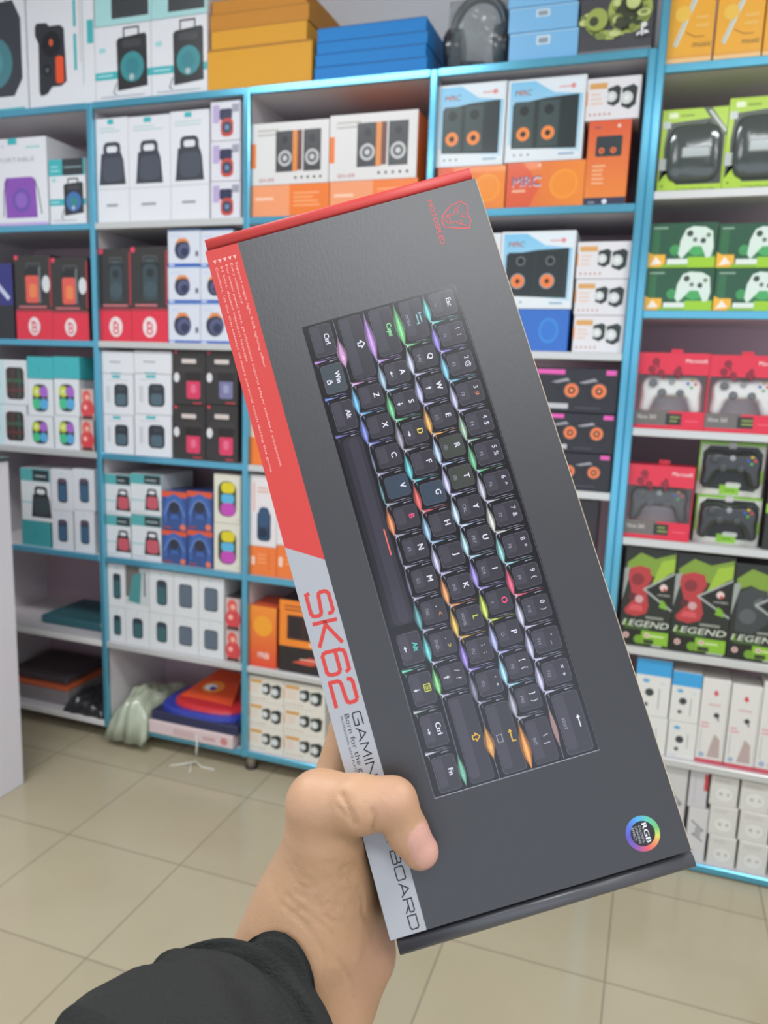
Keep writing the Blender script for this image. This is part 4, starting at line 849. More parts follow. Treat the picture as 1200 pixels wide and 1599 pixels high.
# folded lips at both ends
def lip(name, u0, u1, v0, v1, m, label, n_top):
    q = MB(); uc = (u0+u1)/2; ru = (u1-u0)/2; rg = []
    for v0_ in (v0, v1):
        ring = []
        for k in range(20):
            t = k*2*math.pi/20; ring.append(L(uc+ru*np.sign(math.cos(t))*abs(math.cos(t))**.6, v0_, n_top-6+6*np.sign(math.sin(t))*abs(math.sin(t))**.6))
        rg.append(ring)
    q.rings([g[::-1] for g in rg], m); o = q.build(name, None, tuple(centre)); o.location = (0, 0, 0); o.parent = kbox; o['label'] = label
lip('lid_flap', -8.0, -.5, 1.2, 149.6, CRED, 'red folded end flap', -.2)
q = MB(); 
lip('tuck_flap', LB+1.4, LB+9.2, 2.5, 151.2, boxcard('#45454a', .35, .1), 'dark folded end flap', -1.2)
# print
def print_face(mb): return Face(mb, L(0, 0, 0), U*MM, V_*MM, N, MM, MM, eps=.000012)
def put(mb, name, label=None):
    o = mb.build(name, None, tuple(centre)); o.location = (0, 0, 0); o.parent = kbox
    if label: o['label'] = label
    return o
q = MB(); f = print_face(q)
f.poly([(0.02, 0.02), (165.0, .02), (176.6, 18.0), (0.02, 18.0)], CRED, 1); f.poly([(165.0, .02), (LB-.02, .02), (LB-.02, 18.0), (176.6, 18.0)], CGREY, 1)
put(q, 'side_stripe', 'red and grey printed stripe')
# stroke lettering
GLY = {'S': [[(1, .80), (.97, .93), (.86, 1), (.16, 1), (.04, .94), (0, .84), (0, .66), (.05, .57), (.16, .53), (.84, .47), (.95, .43), (1, .34), (1, .16), (.96, .06), (.84, 0), (.12, 0), (0, 0), (-.03, .1)]],
       'K': [[(0, 0), (0, 1)], [(1, 1), (.12, .5), (1, 0)], [(0, .5), (.12, .5)]], '6': [[(.98, .88), (.9, 1), (.2, 1), (.06, .95), (0, .8), (0, .18), (.05, .06), (.16, 0), (.84, 0), (.95, .06), (1, .18), (1, .42), (.95, .54), (.84, .6), (0, .6)]],
       '2': [[(0, .84), (.04, .95), (.16, 1), (.84, 1), (.96, .94), (1, .82), (1, .64), (.95, .55), (.84, .52), (.16, .48), (.05, .44), (0, .34), (0, 0), (1.05, 0)]],
       'G': [[(1, 1), (.12, 1), (0, .85), (0, .15), (.12, 0), (1, 0), (1, .5), (.55, .5)]], 'A': [[(0, 0), (.5, 1), (1, 0)], [(.2, .3), (.8, .3)]],
       'M': [[(0, 0), (.06, 1), (.5, .25), (.94, 1), (1, 0)]], 'I': [[(.5, 0), (.5, 1)]], 'N': [[(0, 0), (0, 1), (1, 0), (1, 1)]],
       'E': [[(1, 1), (0, 1), (0, 0), (1, 0)], [(0, .5), (.85, .5)]], 'Y': [[(0, 1), (.5, .5), (1, 1)], [(.5, .5), (.5, 0)]],
       'B': [[(0, 0), (0, 1), (.88, 1), (.96, .9), (.96, .62), (.86, .53), (0, .53)], [(.86, .53), (1, .42), (1, .1), (.9, 0), (0, 0)]],
       'O': [[(.1, 0), (.9, 0), (1, .12), (1, .88), (.9, 1), (.1, 1), (0, .88), (0, .12), (.1, 0)]],
       'R': [[(0, 0), (0, 1), (.88, 1), (1, .88), (1, .56), (.88, .45), (0, .45)], [(.5, .45), (1, 0)]], 'D': [[(0, 0), (0, 1), (.85, 1), (1, .86), (1, .14), (.85, 0), (0, 0)]],
       'T': [[(0, 1), (1, 1)], [(.5, 1), (.5, 0)]], 'P': [[(0, 0), (0, 1), (.88, 1), (1, .88), (1, .56), (.88, .45), (0, .45)]]}
def strokes(f, s, u0, v0, h, w, gap, sw, c, k, slant=0.0):
    x = u0
    for ch in s:
        if ch == ' ': x += w*.7; continue
        ww = w*(.12 if ch == 'I' else 1)
        for ln in GLY[ch]:
            f.line([(x+ww*(a if ch != 'I' else .5)+slant*b*h, v0+b*h) for a, b in ln], sw, c, k)
        x += ww+gap
    return x
q = MB(); f = print_face(q); strokes(f, 'SK62', 191.3, 4.1, 11.2, 11.4, 3.6, 1.9, CRED, 3, .05); put(q, 'model_lettering', 'large red SK62 lettering')
q = MB(); f = print_face(q); strokes(f, 'GAMING KEYBOARD', 253.4, 10.8, 4.1, 6.2, 1.45, .62, INK, 3)
f.txt('Born for the game', 253, 8.1, 2.5, INK, 3, align='l', fit=37); f.txt('PROFESSIONAL GAME PLAYER DEDICATED', 253.5, 5.3, 1.1, INK, 3, align='l', fit=41)
put(q, 'side_lettering', 'thin black product lettering')
q = MB(); f = print_face(q); WI = mat('#e6aaa4', .5)
LN = [('Support major-light RGB lighting effect', 14.6, 84), ('Every millisecond', 11.9, 32), ('For metal panel keys, professional esports player standard equipment', 9.1, 158), ('61 keys, double injection keycaps', 6.4, 76), ('Comfort, let the skin contact to more personal touch during the game', 3.6, 160)]
for i, (s, v, w) in enumerate(LN):
    f.poly([(6.2, v-1), (6.2, v+1), (8.4, v)], WI, 3); f.txt(s, 10.3, v, 1.25, WI, 3, align='l', fit=w*.72)
put(q, 'feature_text', 'five lines of tiny pinkish text')
# brand mark: cat head drawn in red lines and word below it
q = MB(); f = print_face(q); LR = mat('#d64a50', .45)
f.txt('MOTOSPEED', 18.4, 123.6, 2.6, LR, 3, fit=26)
f.line([(10.5, 139.5), (13.5, 142.0), (17.5, 141.0), (22.5, 141.5), (26.5, 139.5)], .55, LR, 3); f.line([(10.5, 139.5), (11.5, 134), (13.5, 130.5), (15.8, 128), (19.0, 126.4), (22.2, 127), (23.2, 129.6), (24.6, 133), (26.5, 139.5)], .6, LR, 3)
f.line([(12.4, 138.6), (14.5, 135), (17.0, 133.5), (16, 130.2)], .45, LR, 3); f.line([(24.8, 138.6), (22.6, 135), (20.6, 133.4), (21.2, 130.2)], .45, LR, 3); f.line([(13.6, 136.6), (16.8, 136.0)], .5, LR, 3); f.line([(23.6, 136.6), (20.6, 136.0)], .5, LR, 3)
f.line([(16.4, 130.2), (18.8, 131.2), (21.4, 130.2), (18.9, 128.2), (16.4, 130.2)], .45, LR, 3); f.line([(17.6, 139.6), (18.8, 136.8), (20, 139.6)], .4, LR, 3)
put(q, 'brand_logo', 'red line drawing of a cat head over a word')
# round RGB badge
q = MB(); f = print_face(q); bc = (346.3, 130.7); NS = 48; import colorsys
for k in range(NS):
    t0 = k*2*math.pi/NS; t1 = (k+1)*2*math.pi/NS
    ang = math.degrees(t0) % 360          # 0 = towards the lower end of the box
    # hue stops around the ring
    st = [(0, '#dc5a5e'), (45, '#e0a05a'), (62, '#cfd45c'), (95, '#6cba70'), (140, '#62c0a8'), (180, '#52a4dc'), (225, '#5470cc'), (270, '#5c55b8'), (315, '#8a55a8'), (360, '#dc5a5e')]
    for (a0, c0), (a1, c1) in zip(st, st[1:]):
        if a0 <= ang <= a1:
            w_ = (ang-a0)/(a1-a0); c0_ = [int(c0[i:i+2], 16) for i in (1, 3, 5)]; c1_ = [int(c1[i:i+2], 16) for i in (1, 3, 5)]
            hx = '#%02x%02x%02x' % tuple(int(x*(1-w_)+y*w_) for x, y in zip(c0_, c1_)); break
    R0, R1 = 5.9, 8.3
    f.poly([(bc[0]+R0*math.cos(t0), bc[1]+R0*math.sin(t0)), (bc[0]+R1*math.cos(t0), bc[1]+R1*math.sin(t0)), (bc[0]+R1*math.cos(t1), bc[1]+R1*math.sin(t1)), (bc[0]+R0*math.cos(t1), bc[1]+R0*math.sin(t1))], mat(hx, .4), 3)
f.poly([(bc[0]+5.9*math.cos(t), bc[1]+5.9*math.sin(t)) for t in np.linspace(0, 2*math.pi, 40, endpoint=False)], mat('#26282b', .5), 2)
LW = mat('#e4e4e8', .5)
f.txt('RGB', bc[0], bc[1]+1.9, 2.4, LW, 4, fit=9.2); f.txt('RGB', bc[0]+.25, bc[1]+1.9, 2.4, LW, 4.3, fit=9.2)
for i, s in enumerate(('COLORFUL', 'LIGHTING', 'EFFECT')): f.txt(s, bc[0]+(.2, 0, -.6)[i], bc[1]-.6-1.75*i, 1.2, mat('#b9b9c0', .5), 4, fit=(8.4, 8.0, 6.2)[i])
put(q, 'colour_badge', 'round rainbow RGB badge')

# printed picture of the keyboard ---------------------------------------
q = MB(); f = print_face(q)
KU, KV, KW, KH = 55.4, 39.3, 247.6, 83.4; PU = KW/15; ROWV = [104.6, 88.2, 71.7, 55.1, 39.3]; ROWT = [122.4, 104.6, 88.2, 71.7, 55.1]
g = lambda h, r=.22: mat(h, r, coat=.35)
BASE = g('#141417'); RIM = g('#2e2d33'); CAPS = g('#19181d'); TOP = g('#39373f'); TOPD = g('#3a3842'); HL = g('#5c5a66'); WHK = mat('#d9d6e4', .4); SUB = mat('#96939f', .4); LGT = g('#a9a7b8')
f.rr(KU-.4, KV-1.0, KU+KW+.6, KV+KH+.6, RIM, .012, 2); f.rr(KU+.1, KV-.4, KU+KW+.1, KV+KH-.1, BASE, .01, 2.5)
def tcol(h, m=1.0):
    return mat('#%02x%02x%02x' % tuple(min(255, int((int(h[i:i+2], 16)*.78+150*.22)*m)) for i in (1, 3, 5)), .3, coat=.3)
K = [[('Esc', '`~', 1), ('1!', 'F1', 1), ('2@', 'F2', 1), ('3#', 'F3', 1), ('4$', 'F4', 1), ('5%', 'F5', 1), ('6^', 'F6', 1), ('7&', 'F7', 1), ('8*', 'F8', 1), ('9(', 'F9', 1), ('0)', 'F10', 1), ('- _', 'F11', 1), ('= +', 'F12', 1), ('<-', 'RESET', 2)],
     [('TAB', 'MODE', 1.5), ('Q', '2.4G', 1), ('W', 'up', 1), ('E', '(1)', 1), ('R', '(2)', 1), ('T', '(3)', 1), ('Y', 'CAL', 1), ('U', 'PRT', 1), ('I', 'SCR', 1), ('O', 'o', 1), ('P', 'O', 1), ('[ {', 'PS', 1), ('] }', 'PRS', 1), ('\\ |', 'INT', 1.5)],
     [('Caps', '', 1.75), ('A', 'left', 1), ('S', 'down', 1), ('D', 'right', 1), ('F', '.', 1), ('G', '', 1), ('H', '', 1), ('J', '', 1), ('K', 'INS', 1), ('L', 'HOME', 1), ('; :', 'PU', 1), ("' \"", 'PD', 1), ('ENT', '', 2.25)],
     [('SHIFT', '', 2.25), ('Z', '', 1), ('X', '', 1), ('C', '', 1), ('V', '', 1), ('B', '', 1), ('N', 'F3', 1), ('M', 'G2', 1), (', <', 'DEL', 1), ('. >', 'END', 1), ('/ ?', 'up', 1), ('SHIFT', '', 2.75)],
     [('Ctrl', '', 1.25), ('Win', 'lock', 1.25), ('Alt', '', 1.25), ('', '', 6.25), ('Alt', 'left', 1.25), ('MENU', 'down', 1.25), ('Ctrl', 'right', 1.25), ('Fn', '', 1.25)]]
GLOW = [['#4fb8b4', '#7a68c8', '#62b0d0', '#a9a8cc', '#8fae94', '#5aa878', '#b0b0c0', '#c4c6bc', '#7ab8bc', '#d64a6a', '#b6b4cc', '#b0aed0', '#b4b0d0', '#c89a98'],
        ['#58b868', '#b0b4d0', '#a8a8d8', '#e09a42', '#a4bce0', '#b8b6e0', '#b6cce4', '#a0c8d4', '#8e7cd0', '#b8cc48', '#9ea0d8', '#8fc4e0', '#9a98a8', '#e88a3c'],
        ['#a872c8', '#8aa8c0', '#58b878', '#8a8494', '#4fb4c0', '#dc5050', '#86aed0', '#b4b0d4', '#e08a50', '#dca848', '#8a70cc', '#6a6680', '#e89a48'],
        ['#d090c8', '#5aa4d8', '#6a74cc', '', '', '', '', '', '', '', '', '']]
LCOL = {'Caps': '#7fd08a', 'D': '#d8c04a', 'B': '#e04878', 'O': '#e8487a', ', <': '#e8985a', '. >': '#d8c05a', 'L': '#b8cc48', 'ENT': '#d8b04a', 'MENU': '#c4c850'}
def arrow(f, cu, cv, s, d, c, k):
    dx, dy = {'up': (0, 1), 'down': (0, -1), 'left': (-1, 0), 'right': (1, 0)}[d]
    f.line([(cu-dx*s, cv-dy*s), (cu+dx*s, cv+dy*s)], .5, c, k); px_, py_ = -dy, dx
    f.poly([(cu+dx*s*1.5, cv+dy*s*1.5), (cu+dx*s*.2+px_*s*.7, cv+dy*s*.2+py_*s*.7), (cu+dx*s*.2-px_*s*.7, cv+dy*s*.2-py_*s*.7)], c, k+.1)
def lens(f, u0, u1, v, w, c, k, n=10, skew=.0, peak=.55):
    top = []; bot = []
    for i in range(n+1):
        a = i/n; e = math.sin(math.pi*a**(math.log(.5)/math.log(peak)))**1.3; top.append((u0+(u1-u0)*a, v+w*e+skew*a)); bot.append((u0+(u1-u0)*a, v-w*e+skew*a))
    f.poly(bot+top[::-1][1:-1], c, k)
for r, row in enumerate(K):
    u = KU; v0, v1 = ROWV[r], ROWT[r]
    for i, (a, b, wd_) in enumerate(row):
        w = wd_*PU; cu0, cu1 = u+.5, u+w-.5
        f.rr(cu0, v0+.9, cu1, v1-.5, CAPS, .12, 3)
        side = 2.9 if wd_ < 1.3 else 2.5
        tu0, tu1, tv0, tv1 = u+side, u+w-side+.4, v0+2.9, v1-2.0
        if i == 0: tu0 = u+1.2
        if i == len(row)-1: tu1 = u+w-1.2
        if a == '' and wd_ > 5:
            tu0, tu1 = u+1.4, u+w-1.5
            f.rr(tu0, v0+1.2, tu1, v1-1.6, g('#23222a'), .1, 4); f.rr(tu0+.4, v0+3.4, tu1-.3, v1-2.2, g('#33313b'), .3, 4.3); f.rr(tu0+1, v0+6.5, tu1-.8, v1-4.2, g('#3c3a45'), .5, 4.5)
            f.line([(170.0, 53.2-2.2), (183.4, 53.0-2.0)], .65, mat('#e06a58', .4), 5)
            u += w; continue
        f.rr(tu0-.25, tv0-.25, tu1+.2, tv1+.2, HL if r % 2 == 0 else g('#4d4b57'), .14, 4)
        tc_ = TOP
        if a in ('V', 'G'): tc_ = g('#3a4654')
        if a in ('R', 'T'): tc_ = g('#41443f')
        if a in ('Win',): tc_ = g('#414a50')
        f.rr(tu0, tv0, tu1, tv1, tc_, .13, 4.3)
        f.rr(tu0+.6, tv0+.5, tu1-2.2, tv0+(tv1-tv0)*.45, g('#44424c') if tc_ is TOP else tc_, .2, 4.5)
        um = (tu0+tu1)/2; vt = tv1-3.0; vb = tv0+2.6
        col = mat(LCOL.get(a, '#d9d6e4'), .4)
        if a == 'Alt' and b: col = mat('#5cc0b8', .4)
        if a == 'SHIFT':
            cs = mat('#d9d6e4', .4) if i == 0 else mat('#e0aa3c', .4); c0 = um-1 if i == 0 else um
            f.line([(c0-2.0, vt-.4), (c0, vt+1.6), (c0+2.0, vt-.4), (c0+.9, vt-.4), (c0+.9, vt-2), (c0-.9, vt-2), (c0-.9, vt-.4)], .5, cs, 6, closed=True)
        elif a == 'ENT':
            f.line([(um-2.4, vt), (um+2.6, vt), (um+2.6, vt+1.6)], .6, col, 6); f.poly([(um-3.4, vt), (um-1.8, vt+1.1), (um-1.8, vt-1.1)], col, 6.2); f.line([(um-2, vb+1.5), (um+1.6, vb+1.5), (um+1.6, vb-1), (um-2, vb-1)], .35, SUB, 6, closed=True)
        elif a == 'MENU':
            f.line([(um-1.7, vt+1.5), (um+1.7, vt+1.5), (um+1.7, vt-1.5), (um-1.7, vt-1.5)], .45, col, 6, closed=True)
            for t in (-.6, .1, .8): f.line([(um-.9, vt+t), (um+.9, vt+t)], .3, col, 6)
        elif a == 'TAB':
            f.line([(um-2.6, vt+.9), (um+2.2, vt+.9)], .5, mat('#8fc8c8', .4), 6); f.line([(um-2.2, vt-.9), (um+2.6, vt-.9)], .5, mat('#8fc8c8', .4), 6); f.line([(um-2.8, vt+1.8), (um-2.8, vt+.1)], .4, mat('#8fc8c8', .4), 6); f.line([(um+2.8, vt-1.8), (um+2.8, vt-.1)], .4, mat('#8fc8c8', .4), 6)
        elif a == '<-':
            f.line([(um-2, vt), (um+3, vt)], .5, mat('#e6e4ee', .4), 6); f.poly([(um-3, vt), (um-1.4, vt+1), (um-1.4, vt-1)], mat('#e6e4ee', .4), 6.2)
        elif len(a) == 2 and a != 'Fn':
            f.txt(a[0], um-2.2, vt+.2, 2.5, col, 6); f.txt(a[1], um+1.4, vt+.2, 2.5, mat('#e08a6a', .4) if a == '3#' else col, 6)
        elif ' ' in a:
            x_, y_ = a.split(' '); f.txt(x_, um-2.0, vt, 2.6, mat('#d9d6e4', .4), 6); f.txt(y_, um+1.8, vt, 2.6, col, 6)
        else:
            h_ = 3.0 if len(a) == 1 else 2.7; f.txt(a, um-(0 if wd_ < 1.2 else .4), vt, h_, col, 6); f.txt(a, um-(0 if wd_ < 1.2 else .4)+.22, vt, h_, col, 6.3)
        if b in ('up', 'down', 'left', 'right'): arrow(f, um, vb, 1.2, b, mat('#cfccd8', .4), 6)
        elif b == 'lock': f.line([(um+.5, vb-.9), (um+2.3, vb-.9), (um+2.3, vb+.5), (um+.5, vb+.5)], .5, WHK, 6, closed=True); f.line([(um+.9, vb+.6), (um+.9, vb+1.5), (um+1.9, vb+1.5), (um+1.9, vb+.6)], .35, WHK, 6)
        elif b: f.txt(b, um-.2, vb, 1.7 if len(b) < 4 else 1.6, SUB, 6)
        # light under the key along the gap below the row, and the streaks at its sides
        if r < 4 and i < len(GLOW[r]):
            gc = GLOW[r][i]
            if r == 3 and gc == '': gc = {5: '#e87a48', 9: '#58b8bc', 10: '#6fc070', 8: '#4c8f94', 3: '#54607a', 4: '#4f7f88', 6: '#565468', 7: '#585a70', 11: '#6fc0a0'}.get(i, '#565468')
            if r == 0 and i == 13: lens(f, u+6, u+w-6, v0+.1, 1.2, tcol(gc, .8), 5)
            else:
                ww = 1.9 if wd_ < 1.3 else 2.5
                c0 = u+1.0 if wd_ < 2 else u+w*.28; c1 = u+w+.5 if wd_ < 2 else u+w*.75
                if r == 3 and i in (3, 4, 6, 7): ww = .8
                if r == 3 and i == 11: c0, c1 = u+w*.62, u+w*.98; ww = 1.7
                lens(f, c0, c1, v0+.1, ww, tcol(gc, .62), 5); lens(f, c0+.8, c1-.8, v0+.15, ww*.55, tcol(gc, 1.0), 5.3, peak=.62); lens(f, c0+w*.25, c1-w*.12, v0+.2, ww*.18, tcol(gc, 1.28), 5.6)
            f.line([(u+.6, v0+.35), (u+w*.98, v0+.2)], .28, g('#6f6c80'), 4.8)
            if r == 3 and i == 11: pass
        gc2 = (GLOW[r][i] if r < 4 and i < len(GLOW[r]) and GLOW[r][i] else {0: '#a070c0', 1: '#5a74c8', 2: '#5a58a8', 3: '#4aa8a8', 4: '#5fc0a0', 5: '#9fb0a8', 6: '#b8b8c8'}.get(i, '#9a98a8') if r == 4 else '#8a88a0')
        if i < len(row)-1:
            ue = u+w; vt2 = v0+.8
            f.poly([(ue-1.2, vt2), (ue+.9, vt2), (ue+.35, v0+6.5), (ue+.1, v0+8.5), (ue-.15, v0+6)], tcol(gc2, .55), 5); f.poly([(ue-.5, vt2), (ue+.5, vt2), (ue+.12, v0+7)], tcol(gc2, 1.12), 5.3)
            f.poly([(ue+1.0, v1-2.6), (ue+1.35, v1-7.5), (ue+.75, v1-7)], g('#8d8b9c'), 5.1)
            f.poly([(ue-1.0, v0+3.0), (ue-.75, v1-3.2), (ue-1.25, v1-6.5)], g('#77758a'), 5.1); f.poly([(ue+.2, v0+1.4), (ue+1.9, v0+2.3), (ue+3.4, v0+2.0), (ue+1.9, v0+1.9)], tcol(gc2, .8), 5.1)
            f.poly([(ue-.1, v0+5), (ue+.1, v1-1.6), (ue-.25, v1-4)], tcol(gc2, .7), 5.2)
            if r < 4: f.poly([(ue-1.6, v0+.2), (ue+.2, v0+2.0), (ue+1.4, v0+.3), (ue+.2, v0+.9)], g('#b8b6c8'), 5.8)
        u += w
for i in range(5): f.line([(KU+.3, ROWV[i]+(.25 if i < 4 else -.6)), (KU+KW, ROWV[i]+(.1 if i < 4 else -.6))], .22, g('#4a4856'), 4.6)
f.line([(KU+.5, KV-.75), (KU+KW, KV-.75)], .35, g('#5b5a64'), 5); f.line([(KU+.4, KV+KH), (KU+KW, KV+KH)], .35, g('#4b4a54'), 5); f.line([(KU+KW+.3, KV-.6), (KU+KW+.3, KV+KH)], .45, g('#8a8894'), 5)
put(q, 'printed_keyboard', 'glossy printed picture of a backlit compact keyboard')

# ------------------------------------------------------------------ the hand and sleeve
def HP(px, py, n):
    """point seen at a pixel, n box units in front of the box face"""
    return onplane(px, py, L(0, 0, n), N)
person = empty('person', tuple(HP(200, 1720, 40)), 'left arm in dark sleeve, hand gripping the keyboard box with thumb in front', 'person')
r_ = MM
def seg(lst): return [(HP(a, b, c), d*r_) for a, b, c, d in lst]
THUMB = seg([(656, 1328, 9.5, 8.8), (637, 1300, 11.0, 9.6), (613, 1253, 14, 11.4), (560, 1256, 12, 13.5), (500, 1256, 1, 15.4)])
PALM = [seg([(500, 1256, 1, 15.4), (508, 1305, -8, 19.5), (504, 1370, -18, 25), (490, 1430, -26, 30)]),
        seg([(520, 1330, -32, 16), (516, 1415, -38, 18), (553, 1488, -34, 18), (520, 1545, -34, 22)]),
        seg([(490, 1430, -26, 30), (448, 1510, -28, 29.5), (420, 1590, -26, 26), (340, 1668, 0, 26), (280, 1720, 18, 26)]),
        seg([(553, 1488, -34, 18), (506, 1560, -34, 23), (440, 1640, -26, 24)]),
        seg([(512, 1270, -46, 14), (530, 1340, -58, 17), (545, 1420, -56, 18)])]
FING = [seg([(512, 1262, -48, 13), (548, 1140, -57, 12.0), (610, 1085, -57, 10), (665, 1075, -54, 8.8)]),
        seg([(525, 1310, -60, 14), (610, 1235, -59, 12.0), (700, 1190, -57, 10), (760, 1180, -54, 8.8)]),
        seg([(540, 1365, -62, 14), (635, 1310, -59, 11.5), (730, 1275, -56, 9.6), (790, 1268, -53, 8.4)]),
        seg([(550, 1410, -62, 13), (640, 1380, -58, 10), (715, 1360, -55, 8.6), (760, 1355, -52, 7.6)])]
def chain(p, ch, k):
    d = None
    for (a, ra), (b, rb) in zip(ch, ch[1:]):
        e = cone(p, a, b, ra, rb); d = e if d is None else smin(d, e, k)
    return d
bn0 = L(0, 0, 0)
def arm(p):
    d = None
    for c in PALM: e = chain(p, c, 6*r_); d = e if d is None else smin(d, e, 12*r_)
    d = smin(d, chain(p, THUMB, 3*r_), 6*r_)
    for c in FING: d = smin(d, chain(p, c, 2.5*r_), 5*r_)
    # the carton presses a flat into the skin that touches it
    rel = (p-bn0); un = rel@U/MM; vn = rel@V_/MM; nn = rel@N/MM
    bx = np.maximum(np.maximum(-vn-.25, vn-WB-.25), np.maximum(np.maximum(nn-.2, -TK-.25-nn), np.maximum(-7-un, un-LB-9)))*MM
    return np.maximum(d, -bx)
allp = np.array([a for c in PALM+FING+[THUMB] for a, r in c]); allr = .04
HV, HF, HN = nets(arm, allp.min(0)-.042, allp.max(0)+.042, .0015)
# creases and folds, pressed in along the normal
cpx = (ROT.T@(HV-CAMP).T).T; PXY = np.stack([600+F_PX*cpx[:, 0]/-cpx[:, 2], 799.5-F_PX*cpx[:, 1]/-cpx[:, 2]], -1)
facing = (HN*(CAMP-HV)).sum(-1) > 0
def crease(pts, w, depth):
    d = np.full(len(HV), 1e9)
    for (a, b) in zip(pts, pts[1:]):
        a = np.array(a, float); b = np.array(b, float); t = np.clip(((PXY-a)@(b-a))/((b-a)@(b-a)), 0, 1)
        e = np.linalg.norm(PXY-(a+t[:, None]*(b-a)), axis=-1)/(.35+.65*np.sin(np.pi*np.clip(t, .08, .92))); d = np.minimum(d, np.linalg.norm(PXY-(a+t[:, None]*(b-a)), axis=-1))
    return np.where(facing, depth*np.exp(-(d/w)**2), 0)
disp = np.zeros(len(HV))
for pts, w, dp in (([(534, 1240), (543, 1256), (550, 1272), (556, 1290)], 2.8, 1.1), ([(526, 1258), (538, 1272), (552, 1284)], 2.2, .6), ([(543, 1240), (552, 1252)], 2.2, .4), ([(582, 1266), (586, 1280), (583, 1298)], 2.8, .9), ([(566, 1236), (570, 1254)], 3, .4),
                   ([(462, 1378), (490, 1388), (530, 1392), (564, 1386)], 2.2, .42), ([(468, 1388), (500, 1399), (535, 1402), (564, 1396)], 2.2, .5), ([(480, 1400), (510, 1411), (540, 1413), (562, 1407)], 2.2, .45), ([(492, 1412), (520, 1421), (556, 1420)], 2.2, .35), ([(455, 1362), (480, 1372), (520, 1374)], 2.2, .25),
                   ([(448, 1398), (470, 1418), (500, 1440), (520, 1462)], 2.4, .38), ([(440, 1412), (462, 1434), (492, 1462), (506, 1490)], 2.4, .32), ([(462, 1392), (490, 1416), (524, 1440), (548, 1448)], 2.2, .3), ([(526, 1498), (546, 1526), (552, 1560)], 2.6, .4), ([(566, 1402), (567, 1425), (575, 1440)], 3, .5),
                   ([(604, 1224), (614, 1230)], 2.4, .35), ([(608, 1233), (622, 1243)], 2.4, .35), ([(600, 1240), (612, 1250)], 2.4, .25)):
    disp += crease(pts, w, dp*r_*1.7)
rs = np.random.RandomState(9)
for i in range(70):                                    # fine crossing wrinkles at the base of the thumb
    x = 455+rs.rand()*95; y = 1345+rs.rand()*95; a = rs.choice([-.35, .25, .6])+rs.randn()*.15; l = 10+rs.rand()*18
    disp += crease([(x, y), (x+l*math.cos(a), y+l*math.sin(a))], 1.5, .40*r_)
HV = HV-HN*disp[:, None]
# nail
tip = THUMB[0][0]; t2 = THUMB[1][0]; ax = tip-t2; ax /= np.linalg.norm(ax); nd = N*.80+V_*.60; nd -= ax*(nd@ax); nd /= np.linalg.norm(nd); sd = np.cross(ax, nd)
rel = HV-tip; al = rel@ax/MM; si = rel@sd/MM; up_ = rel@nd/MM
ni = np.clip(1.25-((np.abs((al+2.6)/10.5))**3+(np.abs(si/7.4))**3), 0, 1)*(up_ > 1.0); ni = np.clip(ni*4, 0, 1)
edge = np.exp(-(((np.abs((al+2.6)/10.5))**3+(np.abs(si/7.4))**3-1.25)/.22)**2)*(up_ > 0)*(al < 7)
HV = HV-HN*(edge*.45*MM)[:, None]+nd*(np.clip(al-3, 0, 6)*ni*.10*MM)[:, None]
me = bpy.data.meshes.new('arm'); me.from_pydata((HV-np.array(person.location)).tolist(), [], HF); me.polygons.foreach_set('use_smooth', [True]*len(HF))
at_ = me.attributes.new('nail', 'FLOAT', 'POINT'); at_.data.foreach_set('value', ni.astype(np.float32))
kn = np.exp(-(np.linalg.norm(HV-HP(614, 1245, 20), axis=-1)/.012)**2)+.5*np.exp(-(np.linalg.norm(HV-HP(492, 1235, 10), axis=-1)/.02)**2)+1.2*np.exp(-(np.linalg.norm(HV-HP(575, 1480, -25), axis=-1)/.022)**2)+.9*np.exp(-(np.linalg.norm(HV-tip, axis=-1)/.012)**2)
me.attributes.new('flush', 'FLOAT', 'POINT').data.foreach_set('value', np.clip(kn, 0, 1).astype(np.float32))
sk = bpy.data.materials.new('m_skin'); sk.use_nodes = True; nt = sk.node_tree; b = nt.nodes['Principled BSDF']
b.inputs['Roughness'].default_value = .5; b.inputs['Subsurface Weight'].default_value = .12; b.inputs['Subsurface Radius'].default_value = (1, .35, .2); b.inputs['Subsurface Scale'].default_value = .004
def mixn(f_, c0, c1):
    m = nt.nodes.new('ShaderNodeMix'); m.data_type = 'RGBA'
    for s_, c_ in ((6, c0), (7, c1)):
        if isinstance(c_, str): m.inputs[s_].default_value = lin(c_)+[1]
        else: nt.links.new(c_, m.inputs[s_])
    nt.links.new(f_, m.inputs[0]); return m.outputs[2]
tc = nt.nodes.new('ShaderNodeTexCoord'); no = nt.nodes.new('ShaderNodeTexNoise'); no.inputs['Scale'].default_value = 45; no.inputs['Detail'].default_value = 5; nt.links.new(tc.outputs['Object'], no.inputs[0])
c = mixn(no.outputs[0], '#b28a67', '#c49c79')
a1 = nt.nodes.new('ShaderNodeAttribute'); a1.attribute_name = 'flush'; c = mixn(a1.outputs['Fac'], c, '#bb9075')
a2 = nt.nodes.new('ShaderNodeAttribute'); a2.attribute_name = 'nail'; c = mixn(a2.outputs['Fac'], c, '#c99a8b'); nt.links.new(c, b.inputs['Base Color'])
mr = nt.nodes.new('ShaderNodeMapRange'); mr.inputs[3].default_value = .5; mr.inputs[4].default_value = .25; nt.links.new(a2.outputs['Fac'], mr.inputs[0]); nt.links.new(mr.outputs[0], b.inputs['Roughness'])
vo = nt.nodes.new('ShaderNodeTexVoronoi'); vo.inputs['Scale'].default_value = 900; vo.feature = 'DISTANCE_TO_EDGE'; n2 = nt.nodes.new('ShaderNodeTexNoise'); n2.inputs['Scale'].default_value = 260; n2.inputs['Detail'].default_value = 6
